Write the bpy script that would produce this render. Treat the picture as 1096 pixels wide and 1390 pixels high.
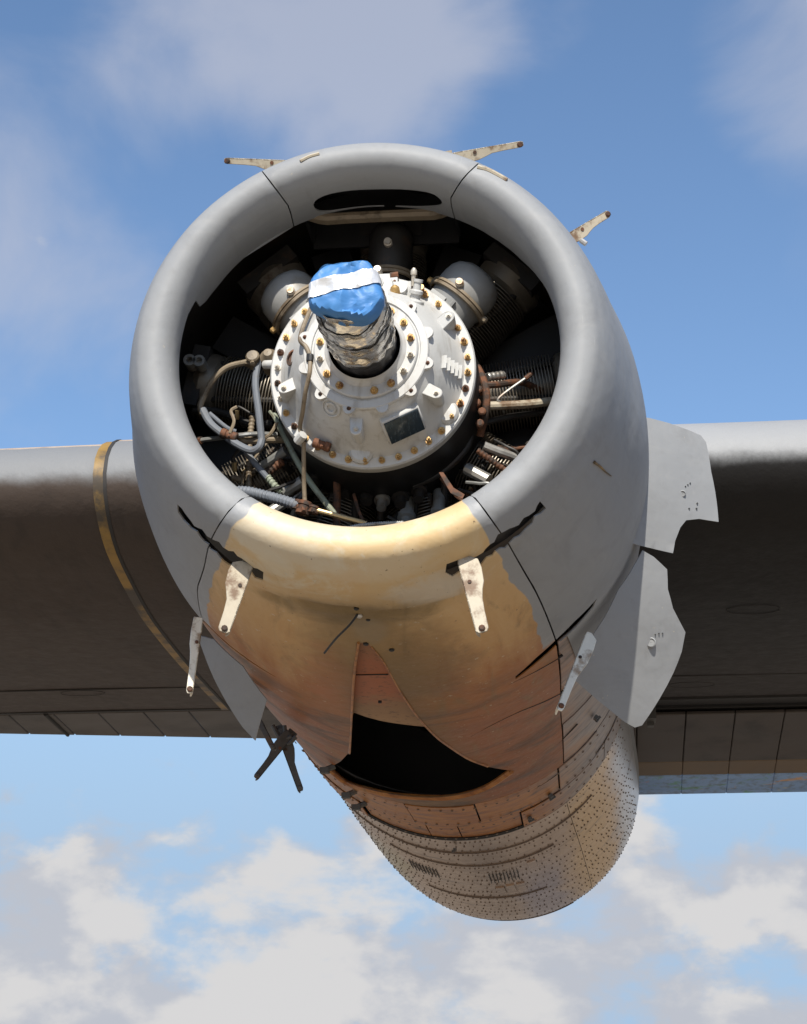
import bpy, bmesh, math, random
import numpy as np
from mathutils import Vector, Matrix, noise
from mathutils.geometry import delaunay_2d_cdt
random.seed(7)
for o in list(bpy.data.objects): bpy.data.objects.remove(o)
scn = bpy.context.scene
COL = scn.collection

# ------------------------------------------------------------------ camera
# world: +Y runs aft along the engine axis, +X to the viewer's right, +Z up; the cowl lip stands at y = 0
F = 2600.0; CX, CY = 548.0, 695.0                       # focal length and centre in photograph pixels (1096 wide)
aft = np.array([282., 835., F]); aft /= np.linalg.norm(aft)
upv = np.array([0, -aft[2], aft[1]]); upv /= np.linalg.norm(upv)
rgt = np.cross(upv, aft); rgt = rgt if rgt[0] > 0 else -rgt
RM = np.stack([rgt, aft, upv], 1)                        # camera coords = RM @ world
CAM = np.array([0.60006, -4.76225, -2.03279])
cd = bpy.data.cameras.new('camera'); cam = bpy.data.objects.new('camera', cd); COL.objects.link(cam)
cd.sensor_fit = 'HORIZONTAL'; cd.sensor_width = 36.0; cd.lens = F/1096*36.0
cd.clip_start = 0.05; cd.clip_end = 9000
m = Matrix(((RM[0][0], -RM[1][0], -RM[2][0], CAM[0]), (RM[0][1], -RM[1][1], -RM[2][1], CAM[1]), (RM[0][2], -RM[1][2], -RM[2][2], CAM[2]), (0, 0, 0, 1)))
cam.matrix_world = m
scn.camera = cam
scn.view_settings.view_transform = 'Standard'; scn.view_settings.look = 'None'
scn.view_settings.gamma = 1.0; scn.view_settings.exposure = 0.22
scn.view_settings.use_curve_mapping = False

# ------------------------------------------------------------------ sun and sky
SUN_EL = 41.0; SUN_AZ = 2.0        # the sun stands ahead of the engine, a little to its right-hand side in the picture
sd = bpy.data.lights.new('sun', 'SUN'); sd.energy = 5.0; sd.angle = math.radians(0.53); sd.color = (1.0, .94, .84)
sun = bpy.data.objects.new('sun', sd); COL.objects.link(sun)
el, az = math.radians(SUN_EL), math.radians(SUN_AZ)
tosun = Vector((math.sin(az)*math.cos(el), -math.cos(az)*math.cos(el), math.sin(el)))
sun.rotation_euler = tosun.to_track_quat('Z', 'Y').to_euler()
sun.location = (0, -6, 12)

def nn(nt, t, **kw):
    n = nt.nodes.new(t)
    for k, v in kw.items():
        if k == 'op': n.operation = v
        elif k == 'blend': n.blend_type = v
        elif hasattr(n, k): setattr(n, k, v)
    return n
def setin(nt, node, key, val):
    s = node.inputs[key]
    if hasattr(val, 'is_output'): nt.links.new(val, s)
    elif isinstance(val, (tuple, list)) and len(val) == 3 and s.type == 'RGBA': s.default_value = (*val, 1)
    else: s.default_value = val
def math_(nt, op, a, b=None, clamp=False):
    n = nn(nt, 'ShaderNodeMath', op=op); n.use_clamp = clamp
    setin(nt, n, 0, a)
    if b is not None: setin(nt, n, 1, b)
    return n.outputs[0]
def mix_(nt, fac, a, b, blend='MIX'):
    n = nn(nt, 'ShaderNodeMix'); n.data_type = 'RGBA'; n.blend_type = blend
    setin(nt, n, 0, fac); setin(nt, n, 6, a); setin(nt, n, 7, b)
    return n.outputs[2]
def ramp_(nt, fac, stops, interp='LINEAR'):
    n = nn(nt, 'ShaderNodeValToRGB'); r = n.color_ramp; r.interpolation = interp
    while len(r.elements) < len(stops): r.elements.new(.5)
    for e, (p, c) in zip(r.elements, stops):
        e.position = p; e.color = (*c, 1) if len(c) == 3 else c
    setin(nt, n, 0, fac); return n.outputs[0]
def noise_(nt, vec, scale, detail=5, rough=.55, dist=0.0):
    n = nn(nt, 'ShaderNodeTexNoise'); setin(nt, n, 'Scale', scale); setin(nt, n, 'Detail', detail)
    setin(nt, n, 'Roughness', rough); setin(nt, n, 'Distortion', dist); setin(nt, n, 'Vector', vec)
    return n.outputs[0]
def map_(nt, vec, loc=(0, 0, 0), sc=(1, 1, 1), rot=(0, 0, 0)):
    n = nn(nt, 'ShaderNodeMapping'); setin(nt, n, 'Vector', vec)
    n.inputs['Location'].default_value = loc; n.inputs['Scale'].default_value = sc; n.inputs['Rotation'].default_value = rot
    return n.outputs[0]
def sstep(nt, v, a, b):
    n = nn(nt, 'ShaderNodeMapRange'); n.interpolation_type = 'SMOOTHSTEP'
    setin(nt, n, 0, v); setin(nt, n, 1, a); setin(nt, n, 2, b); return n.outputs[0]

def look(px, py):
    v = RM.T @ np.array([(px-CX)/F, (py-CY)/F, 1.0]); return tuple(v/np.linalg.norm(v))
# directions in which the high clouds gather, with their half-angles
CLOUDS = [(look(15, 225), .085), (look(330, 30), .080), (look(450, 130), .065), (look(570, 30), .050), (look(1090, 80), .055), (look(1500, 250), .09), (look(-500, 100), .09), (look(700, -500), .12), (look(100, -600), .12)]
w = bpy.data.worlds.new('World'); scn.world = w; w.use_nodes = True
nt = w.node_tree; nt.nodes.clear()
out = nn(nt, 'ShaderNodeOutputWorld'); bg = nn(nt, 'ShaderNodeBackground')
sky = nn(nt, 'ShaderNodeTexSky'); sky.sky_type = 'NISHITA'; sky.sun_disc = False
sky.sun_elevation = el; sky.sun_rotation = math.pi - az
sky.air_density = 1.0; sky.dust_density = 0.35; sky.ozone_density = 1.8
bg.inputs['Strength'].default_value = 0.12
tc = nn(nt, 'ShaderNodeTexCoord'); gen = tc.outputs['Generated']
sep = nn(nt, 'ShaderNodeSeparateXYZ'); nt.links.new(gen, sep.inputs[0])
# low cumulus bank: noise on the dome, flattened towards the horizon
LOC = (2.2, 2.9, .8)
n1 = noise_(nt, map_(nt, gen, loc=LOC, sc=(1, 1, 1.7)), 11.0, 10, .55, .12)
n1b = noise_(nt, map_(nt, gen, loc=(LOC[0], LOC[1], LOC[2]+.045), sc=(1, 1, 1.7)), 12.0, 6, .5, .1)   # the same field a little higher: tells lit tops from grey bellies
cov = ramp_(nt, sep.outputs[2], [(0.0, (.68,)*3), (.09, (.61,)*3), (.14, (.53,)*3), (.185, (.43,)*3), (.22, (.30,)*3), (.30, (.30,)*3), (1, (.30,)*3)])
thr = math_(nt, 'SUBTRACT', 1.0, cov)
lowm = sstep(nt, n1, math_(nt, 'SUBTRACT', thr, .03), math_(nt, 'ADD', thr, .12))
# higher, softer clouds: noise plus the places where they gather
n2 = noise_(nt, map_(nt, gen, loc=(.3, 9.2, 2.35), sc=(1, 1, 1.3)), 7.0, 7, .52, .4)
acc = math_(nt, 'MULTIPLY', math_(nt, 'SUBTRACT', n2, .5), 2.6)
for d_, half in CLOUDS:
    vm = nn(nt, 'ShaderNodeVectorMath', op='DOT_PRODUCT'); nt.links.new(gen, vm.inputs[0]); vm.inputs[1].default_value = d_
    acc = math_(nt, 'ADD', acc, math_(nt, 'MULTIPLY', sstep(nt, vm.outputs['Value'], math.cos(half*1.35), 1.0), .62))
him = math_(nt, 'MULTIPLY', sstep(nt, acc, .10, 1.25), .60)
shade = sstep(nt, math_(nt, 'SUBTRACT', n1, n1b), -.06, .10)
ccol = mix_(nt, shade, (3.75, 3.85, 4.2), (5.1, 4.95, 4.85))
hcol = (4.1, 4.2, 4.75)
skc = mix_(nt, 1.0, sky.outputs[0], (.98, 1.07, 1.14), 'MULTIPLY')
hz = sstep(nt, sep.outputs[2], .33, .12)
skc = mix_(nt, hz, skc, (2.8, 4.05, 5.6))
c1 = mix_(nt, him, skc, hcol)
c2 = mix_(nt, math_(nt, 'MULTIPLY', lowm, .92), c1, ccol)
nt.links.new(c2, bg.inputs['Color']); nt.links.new(bg.outputs[0], out.inputs[0])

# ------------------------------------------------------------------ materials
def mat(name):
    mt = bpy.data.materials.new(name); mt.use_nodes = True
    nt = mt.node_tree; b = nt.nodes['Principled BSDF']
    geo = nn(nt, 'ShaderNodeNewGeometry')
    return mt, nt, b, geo.outputs['Position']
def bump(nt, b, h, strength=.3, dist=.004):
    n = nn(nt, 'ShaderNodeBump'); n.inputs['Strength'].default_value = strength; n.inputs['Distance'].default_value = dist
    setin(nt, n, 'Height', h); nt.links.new(n.outputs[0], b.inputs['Normal'])
def attr_(nt, name):
    n = nn(nt, 'ShaderNodeAttribute'); n.attribute_name = name; return n
M = {}
def simple(name, col, rough=.5, metal=0., var=.25, scale=30., dirt=None, dirt_amt=.5, bumpd=.0008, streak=None):
    mt, nt, b, P = mat(name)
    n = noise_(nt, map_(nt, P, sc=streak) if streak else P, scale, 6, .6)
    c = mix_(nt, n, tuple(x*(1-var) for x in col), tuple(min(1, x*(1+var)) for x in col))
    if dirt:
        d = sstep(nt, noise_(nt, P, scale*.45, 8, .65), .62-.25*dirt_amt, .78-.25*dirt_amt)
        c = mix_(nt, d, c, dirt)
    setin(nt, b, 'Base Color', c); setin(nt, b, 'Metallic', metal)
    r = math_(nt, 'ADD', math_(nt, 'MULTIPLY', n, .25), rough-.12); setin(nt, b, 'Roughness', r)
    if bumpd: bump(nt, b, noise_(nt, P, scale*3, 4), .35, bumpd)
    M[name] = mt; return mt

def grey_paint():
    mt, nt, b, P = mat('grey_paint')
    big = noise_(nt, P, 2.2, 6, .55); fine = noise_(nt, P, 24, 8, .62)
    st = noise_(nt, map_(nt, P, sc=(9, 1.2, 9)), 3.0, 6, .6)
    c = mix_(nt, big, (.255, .263, .272), (.305, .312, .318))
    c = mix_(nt, math_(nt, 'MULTIPLY', sstep(nt, st, .52, .8), .35), c, (.205, .203, .20))
    c = mix_(nt, math_(nt, 'MULTIPLY', sstep(nt, fine, .60, .80), .30), c, (.37, .365, .355))
    blo = noise_(nt, P, 3.4, 9, .68, 1.1)
    c = mix_(nt, math_(nt, 'MULTIPLY', sstep(nt, blo, .50, .72), .34), c, (.19, .19, .19))
    wash = noise_(nt, map_(nt, P, sc=(1.2, 1.2, 6)), 4.2, 7, .62, .3)
    c = mix_(nt, math_(nt, 'MULTIPLY', sstep(nt, wash, .52, .75), .22), c, (.37, .36, .345))
    nick = math_(nt, 'MULTIPLY', sstep(nt, noise_(nt, P, 55, 4, .6), .71, .73), sstep(nt, blo, .48, .56))
    c = mix_(nt, nick, c, (.42, .38, .31))
    scr = math_(nt, 'MULTIPLY', sstep(nt, noise_(nt, map_(nt, P, rot=(.4, .7, .2), sc=(40, 3, 3)), 3.0, 4, .5), .70, .73), sstep(nt, big, .52, .6))
    c = mix_(nt, math_(nt, 'MULTIPLY', scr, .45), c, (.40, .40, .39))
    setin(nt, b, 'Base Color', c)
    setin(nt, b, 'Roughness', math_(nt, 'ADD', math_(nt, 'MULTIPLY', fine, .22), .46))
    setin(nt, b, 'Specular IOR Level', .3)
    dents = noise_(nt, P, 5.5, 3, .5); peel = noise_(nt, P, 160, 3)
    bump(nt, b, math_(nt, 'ADD', dents, math_(nt, 'MULTIPLY', peel, .02)), .35, .02)
    M['grey_paint'] = mt
grey_paint()

def chin_paint():
    mt, nt, b, P = mat('chin_paint')
    s = nn(nt, 'ShaderNodeSeparateXYZ'); nt.links.new(P, s.inputs[0])
    Y = s.outputs[1]
    flow = noise_(nt, map_(nt, P, sc=(5, .8, 5)), 2.6, 8, .62, .6)
    blot = noise_(nt, P, 5.5, 8, .62, .8); fine = noise_(nt, P, 38, 8, .65)
    yv = math_(nt, 'ADD', Y, math_(nt, 'MULTIPLY', math_(nt, 'SUBTRACT', flow, .5), .75))
    base = ramp_(nt, math_(nt, 'DIVIDE', yv, 3.0), [(0, (.60, .44, .235)), (.055, (.60, .415, .205)), (.12, (.58, .375, .17)), (.23, (.50, .285, .11)), (.33, (.35, .135, .030)), (.50, (.28, .088, .017)), (1, (.24, .075, .015))])
    # rubbed pale patches close to the lip
    pale = math_(nt, 'MULTIPLY', sstep(nt, blot, .50, .66), sstep(nt, Y, .30, .12))
    base = mix_(nt, math_(nt, 'MULTIPLY', pale, .8), base, (.66, .58, .43))
    smear = math_(nt, 'MULTIPLY', sstep(nt, noise_(nt, map_(nt, P, sc=(3.5, 1, 3.5)), 3.1, 8, .66, .9), .50, .74), sstep(nt, Y, .06, .22))
    base = mix_(nt, math_(nt, 'MULTIPLY', smear, .75), base, (.22, .14, .055))
    def spot(x, y, sx, sy, lo=.62, hi=.30):
        dx = math_(nt, 'DIVIDE', math_(nt, 'SUBTRACT', s.outputs[0], x), sx); dy = math_(nt, 'DIVIDE', math_(nt, 'SUBTRACT', Y, y), sy)
        d = math_(nt, 'ADD', math_(nt, 'MULTIPLY', dx, dx), math_(nt, 'MULTIPLY', dy, dy))
        return sstep(nt, math_(nt, 'ADD', d, math_(nt, 'MULTIPLY', math_(nt, 'SUBTRACT', noise_(nt, P, 9, 8, .66, .6), .5), 2.2)), lo, hi)
    base = mix_(nt, math_(nt, 'MULTIPLY', spot(.17, .19, .16, .11, 1.0, .1), .7), base, (.60, .55, .46))
    base = mix_(nt, math_(nt, 'MULTIPLY', spot(-.20, .03, .18, .05, 1.0, .3), .70), base, (.62, .54, .40))
    base = mix_(nt, math_(nt, 'MULTIPLY', spot(.02, .05, .22, .06, 1.1, .1), .35), base, (.68, .61, .48))
    base = mix_(nt, math_(nt, 'MULTIPLY', spot(-.08, .31, .30, .09, 1.2, .0), .80), base, (.19, .125, .04))
    base = mix_(nt, math_(nt, 'MULTIPLY', spot(.10, .75, .16, .35, 1.3, .0), .60), base, (.15, .08, .03))
    base = mix_(nt, math_(nt, 'MULTIPLY', spot(-.17, .95, .12, .45, 1.3, .0), .75), base, (.40, .13, .04))
    base = mix_(nt, math_(nt, 'MULTIPLY', spot(-.03, .42, .06, .10, 1.1, .2), .55), base, (.48, .41, .31))
    chips = math_(nt, 'MULTIPLY', sstep(nt, fine, .62, .66), sstep(nt, blot, .46, .58))
    base = mix_(nt, math_(nt, 'MULTIPLY', chips, .65), base, (.60, .55, .45))
    # olive-brown oil below the centre line, soot streaks further aft
    X = s.outputs[0]
    cen = math_(nt, 'ABSOLUTE', math_(nt, 'ADD', X, .045))
    oil = math_(nt, 'MULTIPLY', sstep(nt, math_(nt, 'ADD', cen, math_(nt, 'MULTIPLY', blot, .24)), .40, .16), sstep(nt, Y, .12, .32))
    base = mix_(nt, math_(nt, 'MULTIPLY', oil, .70), base, (.17, .11, .04))
    soot = math_(nt, 'MULTIPLY', sstep(nt, noise_(nt, map_(nt, P, sc=(1.0, 2.6, 1.0)), 2.3, 7, .6, .9), .44, .70), sstep(nt, Y, .75, 1.5))
    base = mix_(nt, math_(nt, 'MULTIPLY', soot, .78), base, (.06, .034, .018))
    specks = sstep(nt, noise_(nt, P, 70, 5, .6), .68, .72)
    base = mix_(nt, math_(nt, 'MULTIPLY', specks, .8), base, (.08, .045, .025))
    # left-over grey paint along the panel's side edges
    e = attr_(nt, 'edge').outputs['Fac']
    en = math_(nt, 'ADD', e, math_(nt, 'MULTIPLY', math_(nt, 'SUBTRACT', noise_(nt, P, 4.5, 3, .5), .5), .085))
    g = math_(nt, 'MULTIPLY', sstep(nt, en, .042, .036), sstep(nt, Y, 1.0, .94))
    base = mix_(nt, g, base, (.28, .287, .295))
    setin(nt, b, 'Base Color', base)
    setin(nt, b, 'Roughness', math_(nt, 'ADD', math_(nt, 'MULTIPLY', fine, .3), .36))
    bump(nt, b, math_(nt, 'ADD', noise_(nt, P, 6, 4), math_(nt, 'MULTIPLY', fine, .06)), .4, .018)
    M['chin_paint'] = mt
chin_paint()

def band_metal():
    mt, nt, b, P = mat('burnt_band')
    s = nn(nt, 'ShaderNodeSeparateXYZ'); nt.links.new(P, s.inputs[0])
    fl = noise_(nt, map_(nt, P, sc=(2.0, 9, 2.0)), 3, 8, .65, .3)
    bl = noise_(nt, P, 4, 7, .6)
    c = ramp_(nt, fl, [(.25, (.07, .034, .015)), (.42, (.27, .095, .022)), (.56, (.42, .175, .045)), (.75, (.31, .165, .065))])
    gx = sstep(nt, math_(nt, 'ADD', s.outputs[0], math_(nt, 'MULTIPLY', math_(nt, 'SUBTRACT', bl, .5), .5)), .30, .62)
    g = ramp_(nt, fl, [(.3, (.10, .10, .105)), (.5, (.24, .235, .23)), (.7, (.34, .31, .27))])
    c = mix_(nt, math_(nt, 'MULTIPLY', gx, .8), c, g)
    soot = sstep(nt, noise_(nt, map_(nt, P, sc=(2.5, 5, 2.5)), 3.2, 7, .6), .56, .7)
    c = mix_(nt, math_(nt, 'MULTIPLY', soot, .7), c, (.035, .028, .024))
    setin(nt, b, 'Base Color', c); setin(nt, b, 'Metallic', .1)
    setin(nt, b, 'Roughness', math_(nt, 'ADD', math_(nt, 'MULTIPLY', fl, .3), .3))
    bump(nt, b, bl, .3, .02)
    M['burnt_band'] = mt
band_metal()

def tail_metal():
    mt, nt, b, P = mat('riveted_skin')
    s = nn(nt, 'ShaderNodeSeparateXYZ'); nt.links.new(P, s.inputs[0])
    bl = noise_(nt, P, 1.7, 6, .6, .4); fi = noise_(nt, P, 22, 7, .62)
    fl = noise_(nt, map_(nt, P, sc=(1.5, 7, 1.5)), 2.2, 7, .6)
    c = mix_(nt, bl, (.36, .25, .175), (.54, .40, .29))
    X = math_(nt, 'ADD', s.outputs[0], math_(nt, 'MULTIPLY', math_(nt, 'SUBTRACT', bl, .5), .28))
    tan = math_(nt, 'MULTIPLY', sstep(nt, X, .42, .52), sstep(nt, X, .70, .62))
    c = mix_(nt, math_(nt, 'MULTIPLY', tan, .75), c, (.62, .41, .18))
    c = mix_(nt, sstep(nt, X, .64, .72), c, (.52, .52, .52))
    ol = math_(nt, 'MULTIPLY', sstep(nt, X, -.30, -.38), sstep(nt, s.outputs[1], 3.9, 4.6))
    c = mix_(nt, math_(nt, 'MULTIPLY', ol, .55), c, (.34, .30, .10))  # yellow-green reflection painted into the skin on the left
    bl2 = math_(nt, 'MULTIPLY', math_(nt, 'MULTIPLY', sstep(nt, X, .14, .26), sstep(nt, X, .44, .34)), sstep(nt, s.outputs[1], 3.9, 4.8))
    c = mix_(nt, math_(nt, 'MULTIPLY', bl2, .5), c, (.20, .24, .40))  # bluish reflection painted into the skin right of centre
    soot = sstep(nt, fl, .56, .72)
    c = mix_(nt, math_(nt, 'MULTIPLY', soot, .55), c, (.09, .06, .045))
    c = mix_(nt, math_(nt, 'MULTIPLY', sstep(nt, fi, .6, .75), .4), c, (.16, .12, .10))
    setin(nt, b, 'Base Color', c); setin(nt, b, 'Metallic', .7)
    setin(nt, b, 'Roughness', math_(nt, 'ADD', math_(nt, 'MULTIPLY', fi, .25), .20))
    bump(nt, b, math_(nt, 'ADD', bl, math_(nt, 'MULTIPLY', noise_(nt, P, 9, 3), .3)), .35, .02)
    M['riveted_skin'] = mt
tail_metal()

def wing_paint():
    mt, nt, b, P = mat('wing_paint')
    s = nn(nt, 'ShaderNodeSeparateXYZ'); nt.links.new(P, s.inputs[0])
    big = noise_(nt, P, 1.6, 7, .6); fi = noise_(nt, P, 18, 8, .65)
    ch = noise_(nt, map_(nt, P, sc=(6, .7, 6)), 2.5, 7, .6)
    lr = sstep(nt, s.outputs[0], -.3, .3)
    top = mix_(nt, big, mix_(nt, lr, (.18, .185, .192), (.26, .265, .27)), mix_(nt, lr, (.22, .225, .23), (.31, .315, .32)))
    # underside: brown-black exhaust and oil film on the grey
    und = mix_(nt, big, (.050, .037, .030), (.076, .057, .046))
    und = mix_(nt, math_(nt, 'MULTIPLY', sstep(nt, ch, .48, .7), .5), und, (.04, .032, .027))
    fuselage_shade = sstep(nt, math_(nt, 'ADD', s.outputs[0], math_(nt, 'MULTIPLY', math_(nt, 'SUBTRACT', big, .5), .8)), .2, .9)  # right side darker: shade near the fuselage painted into the underside colour
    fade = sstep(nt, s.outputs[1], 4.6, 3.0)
    und = mix_(nt, math_(nt, 'MULTIPLY', fuselage_shade, .95), und, mix_(nt, fade, (.024, .0185, .016), (.008, .0078, .0078)))
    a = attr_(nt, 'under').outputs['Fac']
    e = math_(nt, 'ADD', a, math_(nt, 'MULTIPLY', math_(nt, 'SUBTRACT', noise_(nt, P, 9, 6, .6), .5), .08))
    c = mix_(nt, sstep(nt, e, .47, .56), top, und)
    worn = attr_(nt, 'worn').outputs['Fac']
    wn = sstep(nt, math_(nt, 'ADD', worn, math_(nt, 'MULTIPLY', math_(nt, 'SUBTRACT', noise_(nt, P, 12, 7, .65), .5), .9)), .55, .62)
    c = mix_(nt, wn, c, mix_(nt, fi, (.30, .17, .10), (.55, .49, .39)))
    setin(nt, b, 'Base Color', c)
    setin(nt, b, 'Roughness', math_(nt, 'ADD', math_(nt, 'MULTIPLY', fi, .25), .48)); setin(nt, b, 'Specular IOR Level', .3)
    dm = noise_(nt, P, 11, 4, .6)
    bump(nt, b, math_(nt, 'ADD', dm, math_(nt, 'MULTIPLY', noise_(nt, P, 45, 3), .12)), .3, .014)
    M['wing_paint'] = mt
wing_paint()

def gear_paint():
    mt, nt, b, P = mat('cast_paint')
    big = noise_(nt, P, 9, 7, .6); fi = noise_(nt, P, 60, 8, .65)
    c = mix_(nt, big, (.43, .43, .415), (.57, .565, .545))
    d = sstep(nt, noise_(nt, map_(nt, P, sc=(3, 3, .8)), 9, 8, .65, .4), .50, .72)
    c = mix_(nt, math_(nt, 'MULTIPLY', d, .6), c, (.29, .265, .225))
    r = math_(nt, 'MULTIPLY', sstep(nt, fi, .68, .73), sstep(nt, big, .5, .62))
    c = mix_(nt, math_(nt, 'MULTIPLY', r, .7), c, (.38, .22, .10))
    setin(nt, b, 'Base Color', c); setin(nt, b, 'Roughness', math_(nt, 'ADD', math_(nt, 'MULTIPLY', big, .2), .42))
    bump(nt, b, math_(nt, 'ADD', fi, big), .25, .003)
    M['cast_paint'] = mt
gear_paint()

def graffiti():
    mt, nt, b, P = mat('coloured_paint')
    f = noise_(nt, P, 25, 6)
    c = mix_(nt, noise_(nt, map_(nt, P, sc=(1, 4, 4)), 3, 8, .65), (.14, .26, .50), (.36, .55, .85))
    for lo_, col_, k in ((3.1, (.80, .40, .10), .60), (7.7, (.14, .36, .15), .56), (12.9, (.70, .14, .08), .64), (21.3, (.75, .62, .18), .64)):
        mk = sstep(nt, noise_(nt, map_(nt, P, loc=(lo_, lo_, 0), sc=(1, 2.2, 2.2)), 4.6, 8, .66, .4), k, k+.10)
        c = mix_(nt, math_(nt, 'MULTIPLY', mk, .8), c, col_)
    c = mix_(nt, math_(nt, 'MULTIPLY', sstep(nt, f, .45, .7), .5), c, (.12, .11, .10))
    setin(nt, b, 'Base Color', c); setin(nt, b, 'Roughness', .45); M['coloured_paint'] = mt
graffiti()

def plastic(name, col, col2):
    mt, nt, b, P = mat(name)
    n = noise_(nt, P, 14, 5, .5, .4)
    setin(nt, b, 'Base Color', mix_(nt, n, col, col2)); setin(nt, b, 'Roughness', .5)
    setin(nt, b, 'Specular IOR Level', .4)
    bump(nt, b, math_(nt, 'ADD', noise_(nt, map_(nt, P, sc=(1, 1, 2)), 9, 3, .45, .8), math_(nt, 'MULTIPLY', noise_(nt, P, 60, 3), .04)), .5, .012)
    M[name] = mt
plastic('blue_vinyl', (.045, .17, .43), (.075, .25, .55))
def tape(name, col, col2, metal, rough):
    mt, nt, b, P = mat(name)
    n = noise_(nt, map_(nt, P, sc=(1, 2.2, 1)), 11, 5, .5, 1.5)
    c = mix_(nt, sstep(nt, n, .30, .70), col, col2)
    setin(nt, b, 'Base Color', c); setin(nt, b, 'Metallic', metal); setin(nt, b, 'Roughness', rough)
    v = nn(nt, 'ShaderNodeTexVoronoi'); v.inputs['Scale'].default_value = 15; setin(nt, v, 'Vector', map_(nt, P, sc=(1, .7, 1.6)))
    bump(nt, b, math_(nt, 'ADD', v.outputs[0], math_(nt, 'MULTIPLY', n, .8)), .42, .014)
    M[name] = mt
tape('silver_tape', (.66, .64, .60), (.80, .79, .77), .95, .22)
tape('white_tape', (.62, .62, .62), (.82, .82, .82), .35, .33)
tape('black_tape', (.012, .013, .015), (.03, .03, .034), .0, .38)
simple('dark_metal', (.030, .028, .026), .55, .3, .5, 22, (.07, .045, .03), .3)
simple('black_skirt', (.02, .02, .021), .5, .2, .5, 12)
simple('liner', (.055, .05, .045), .6, .2, .5, 9, (.09, .06, .04), .4)
simple('fin_metal', (.20, .175, .14), .45, .55, .4, 14, (.08, .05, .03), .5)
simple('pod_paint', (.27, .27, .262), .45, .1, .2, 16, (.22, .20, .17), .4)
simple('brass_rust', (.50, .32, .125), .42, .5, .35, 60, (.20, .085, .035), .5, .001)
simple('pale_bolt', (.55, .50, .42), .4, .4, .25, 45, (.30, .18, .08), .4)
simple('rust', (.15, .062, .030), .75, .1, .6, 60, (.045, .030, .022), .75, .0015)
simple('hose_tan', (.24, .19, .13), .55, 0, .3, 30, (.11, .08, .05), .5, .001)
simple('hose_blue', (.15, .165, .19), .6, 0, .2, 40, (.15, .14, .13), .4, .001)
simple('tube_grey', (.30, .30, .285), .42, .4, .3, 24, (.16, .12, .09), .5)
simple('tube_green', (.26, .29, .22), .55, 0, .3, 20, (.13, .11, .07), .4)
simple('rod_brass', (.50, .38, .20), .35, .7, .25, 30, (.25, .17, .1), .4)
simple('silver_metal', (.58, .56, .52), .35, .8, .25, 22, (.25, .2, .15), .4)
simple('bracket_cream', (.44, .385, .29), .55, 0, .18, 30, (.17, .105, .06), .62, .001)
simple('bracket_sun_tint', (.80, .75, .63), .5, 0, .1, 30, (.35, .25, .16), .45, .001)  # paler copy of the bracket colour: sunlight painted onto the two low brackets
simple('bracket_dark', (.085, .08, .072), .55, .2, .4, 26, (.13, .08, .05), .4, .001)  # near-black: painted-in shade on the lower-left brackets and links, plain colour on catches
def recess_mat():
    mt, nt, b, P = mat('recess_red')
    s = nn(nt, 'ShaderNodeSeparateXYZ'); nt.links.new(P, s.inputs[0])
    n = noise_(nt, P, 7, 8, .65, .5); f = noise_(nt, P, 40, 7, .65)
    yv = math_(nt, 'ADD', s.outputs[1], math_(nt, 'MULTIPLY', math_(nt, 'SUBTRACT', n, .5), .5))
    c = ramp_(nt, math_(nt, 'DIVIDE', yv, 2.0), [(.25, (.30, .16, .07)), (.36, (.36, .115, .04)), (.52, (.36, .115, .04)), (.60, (.27, .145, .06)), (.72, (.34, .19, .08)), (.85, (.22, .085, .03))])
    c = mix_(nt, math_(nt, 'MULTIPLY', sstep(nt, f, .54, .66), .7), c, (.11, .05, .02))
    setin(nt, b, 'Base Color', c); setin(nt, b, 'Roughness', .55); bump(nt, b, n, .3, .006); M['recess_red'] = mt
recess_mat()
simple('rivet_dark', (.15, .105, .075), .5, .3, .3, 40)
simple('strip_yellow', (.30, .18, .045), .5, 0, .4, 7, (.07, .055, .04), .8, .0012)
simple('seal_dark', (.03, .027, .025), .7, 0, .4, 20)
simple('flap_skin', (.075, .06, .05), .5, .1, .3, 5, (.045, .037, .031), .5, .001)
simple('plate_blue', (.035, .055, .075), .25, .5, .6, 30, (.22, .25, .27), .35, .001, streak=(5, 1, 1))
simple('flap_tan', (.17, .12, .075), .5, .1, .3, 7, (.15, .1, .07), .5, .001)
simple('rubber_black', (.012, .012, .012), .5, 0, .3, 30)

def ground_mat():
    mt, nt, b, P = mat('concrete')
    a = noise_(nt, P, .25, 8, .6); f = noise_(nt, P, 8, 8, .65)
    c = mix_(nt, a, (.24, .198, .15), (.33, .275, .21)); c = mix_(nt, math_(nt, 'MULTIPLY', f, .4), c, (.19, .16, .125))
    setin(nt, b, 'Base Color', c); setin(nt, b, 'Roughness', .85); bump(nt, b, f, .4, .01)
    M['concrete'] = mt
ground_mat()

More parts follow.
